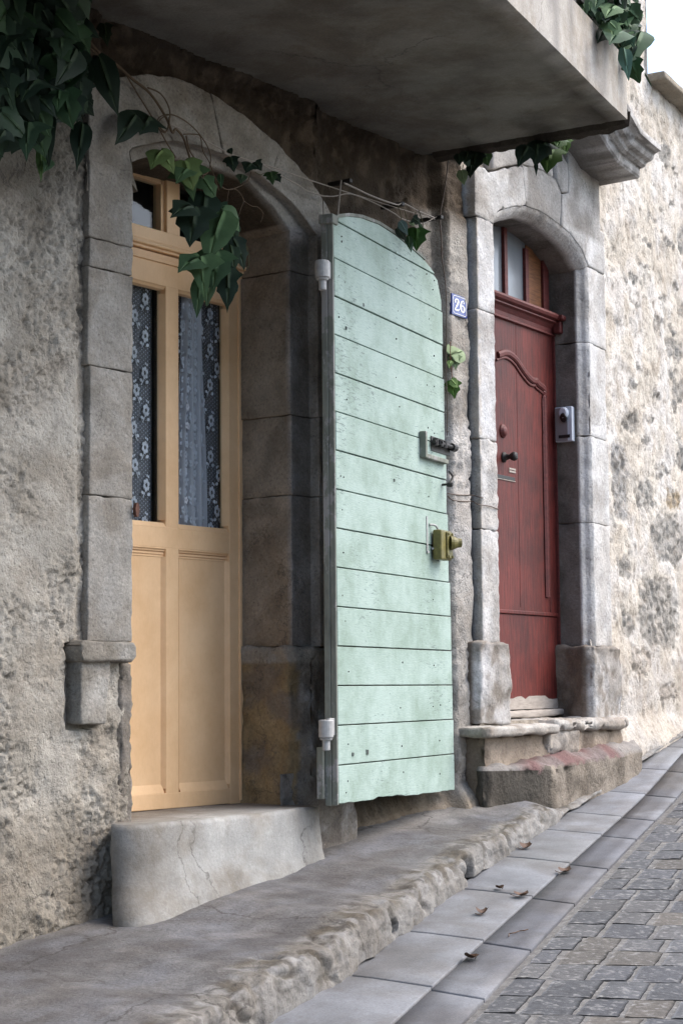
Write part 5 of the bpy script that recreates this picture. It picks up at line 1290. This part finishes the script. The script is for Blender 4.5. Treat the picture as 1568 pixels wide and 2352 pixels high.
tube(bm, P, .002, 5); tag(link('twig', bm, 'dead_leaf', None, bent=False), 'thin dark twig lying on the darker row of gutter slabs', 'twig')
# ================================================================== UNSEEN HOUSE ACROSS THE STREET, ADDED TO BLOCK SKY LIGHT
op = thing('sky_block_house', (-2, -7.9, -1.3), 'plain grey rendered house, unseen, added across the narrow street to hold back sky light', 'house')
def opp(bm, a0, a1, d0, d1, z0, z1, bev=0.):             # a along the street, d behind the facade line
    b = bmesh.new(); box(b, a0, a1, d0, d1, z0, z1, bev)
    for v in b.verts:
        q = E0+uvec*v.co.x+Vector((-uvec.y, uvec.x))*-(5.2+v.co.y); v.co = Vector((q.x, q.y, v.co.z))
    me = bpy.data.meshes.new('t'); b.to_mesh(me); b.free(); bm.from_mesh(me)
bm = bmesh.new(); cols = [-11.5, -9., -6.5, -4.]; HT = 3.9
lv_ = [-2.6, -.1, 1.0, 2.3, 3.4, HT]
for i in range(len(lv_)-1):
    zlo, zhi = lv_[i], lv_[i+1]
    if i in (1, 3):
        xs_ = [-13.]+sum([[c-.45, c+.45] for c in cols], [])+[-2.4]
        for k in range(0, len(xs_), 2): opp(bm, xs_[k], xs_[k+1], 0, .3, zlo, zhi)
    else: opp(bm, -13., -2.4, 0, .3, zlo, zhi)
opp(bm, -13., -2.4, .31, 5., -2.6, HT)
link('wall', bm, 'old_render', op, (.34, .31, .27), bent=False)
bm = bmesh.new(); opp(bm, -13.2, -2.2, -.35, 5.2, HT+.003, HT+.16, .02); link('roof', bm, 'rubble', op, (.35, .17, .10), bent=False)
for zlo, zhi in ((-.1, 1.0), (2.3, 3.4)):
    for c in cols:
        bm = bmesh.new()
        for x0, x1, a_, b_ in ((c-.449, c-.39, zlo, zhi), (c+.39, c+.449, zlo, zhi), (c-.03, c+.03, zlo+.06, zhi-.06), (c-.389, c+.389, zlo, zlo+.06), (c-.389, c+.389, zhi-.06, zhi)): opp(bm, x0, x1, .1, .16, a_+.001, b_-.001)
        fr_ = link('window', bm, 'white_wood', op, bent=False)
        bm = bmesh.new(); opp(bm, c-.388, c+.388, .17, .18, zlo+.05, zhi-.05); link('pane', bm, 'black_plastic', fr_, bent=False)
# ================================================================== LIGHT, SKY, CAMERA
SUN_EL, SUN_AZ = R(52), R(-45)                 # azimuth measured from +X (up the street), towards the street side
sd = Vector((math.cos(SUN_EL)*math.cos(SUN_AZ), math.cos(SUN_EL)*math.sin(SUN_AZ), math.sin(SUN_EL)))
ld = bpy.data.lights.new('sun', 'SUN'); ld.energy = .8; ld.angle = R(60); ld.color = (1., .99, .97)
lo = bpy.data.objects.new('sun', ld); C.objects.link(lo); lo.rotation_euler = sd.to_track_quat('Z', 'Y').to_euler()
w = bpy.data.worlds.new('World'); bpy.context.scene.world = w; w.use_nodes = True
nt = w.node_tree; bg = nt.nodes['Background']; sk = nt.nodes.new('ShaderNodeTexSky'); sk.sky_type = 'NISHITA'; sk.sun_disc = False
sk.sun_elevation = SUN_EL; sk.sun_rotation = math.pi/2-SUN_AZ; sk.air_density = 1.; sk.dust_density = 3.; sk.ozone_density = 1.
nt.links.new(sk.outputs[0], bg.inputs[0]); bg.inputs[1].default_value = .15
cd = bpy.data.cameras.new('camera'); co = bpy.data.objects.new('camera', cd); C.objects.link(co)
m = Matrix((r2, u2, -fv)).transposed().to_4x4(); m.translation = CAM; co.matrix_world = m
cd.sensor_fit = 'HORIZONTAL'; cd.sensor_width = 24.; cd.lens = F_/1568*24; cd.clip_start = .05; cd.clip_end = 500
s = bpy.context.scene; s.camera = co
s.view_settings.view_transform = 'Standard'; s.view_settings.look = 'None'; s.view_settings.gamma = 1.; s.view_settings.exposure = EXPO
s.render.engine = 'CYCLES'; s.cycles.max_bounces = 8; s.cycles.diffuse_bounces = 5; s.cycles.transparent_max_bounces = 24
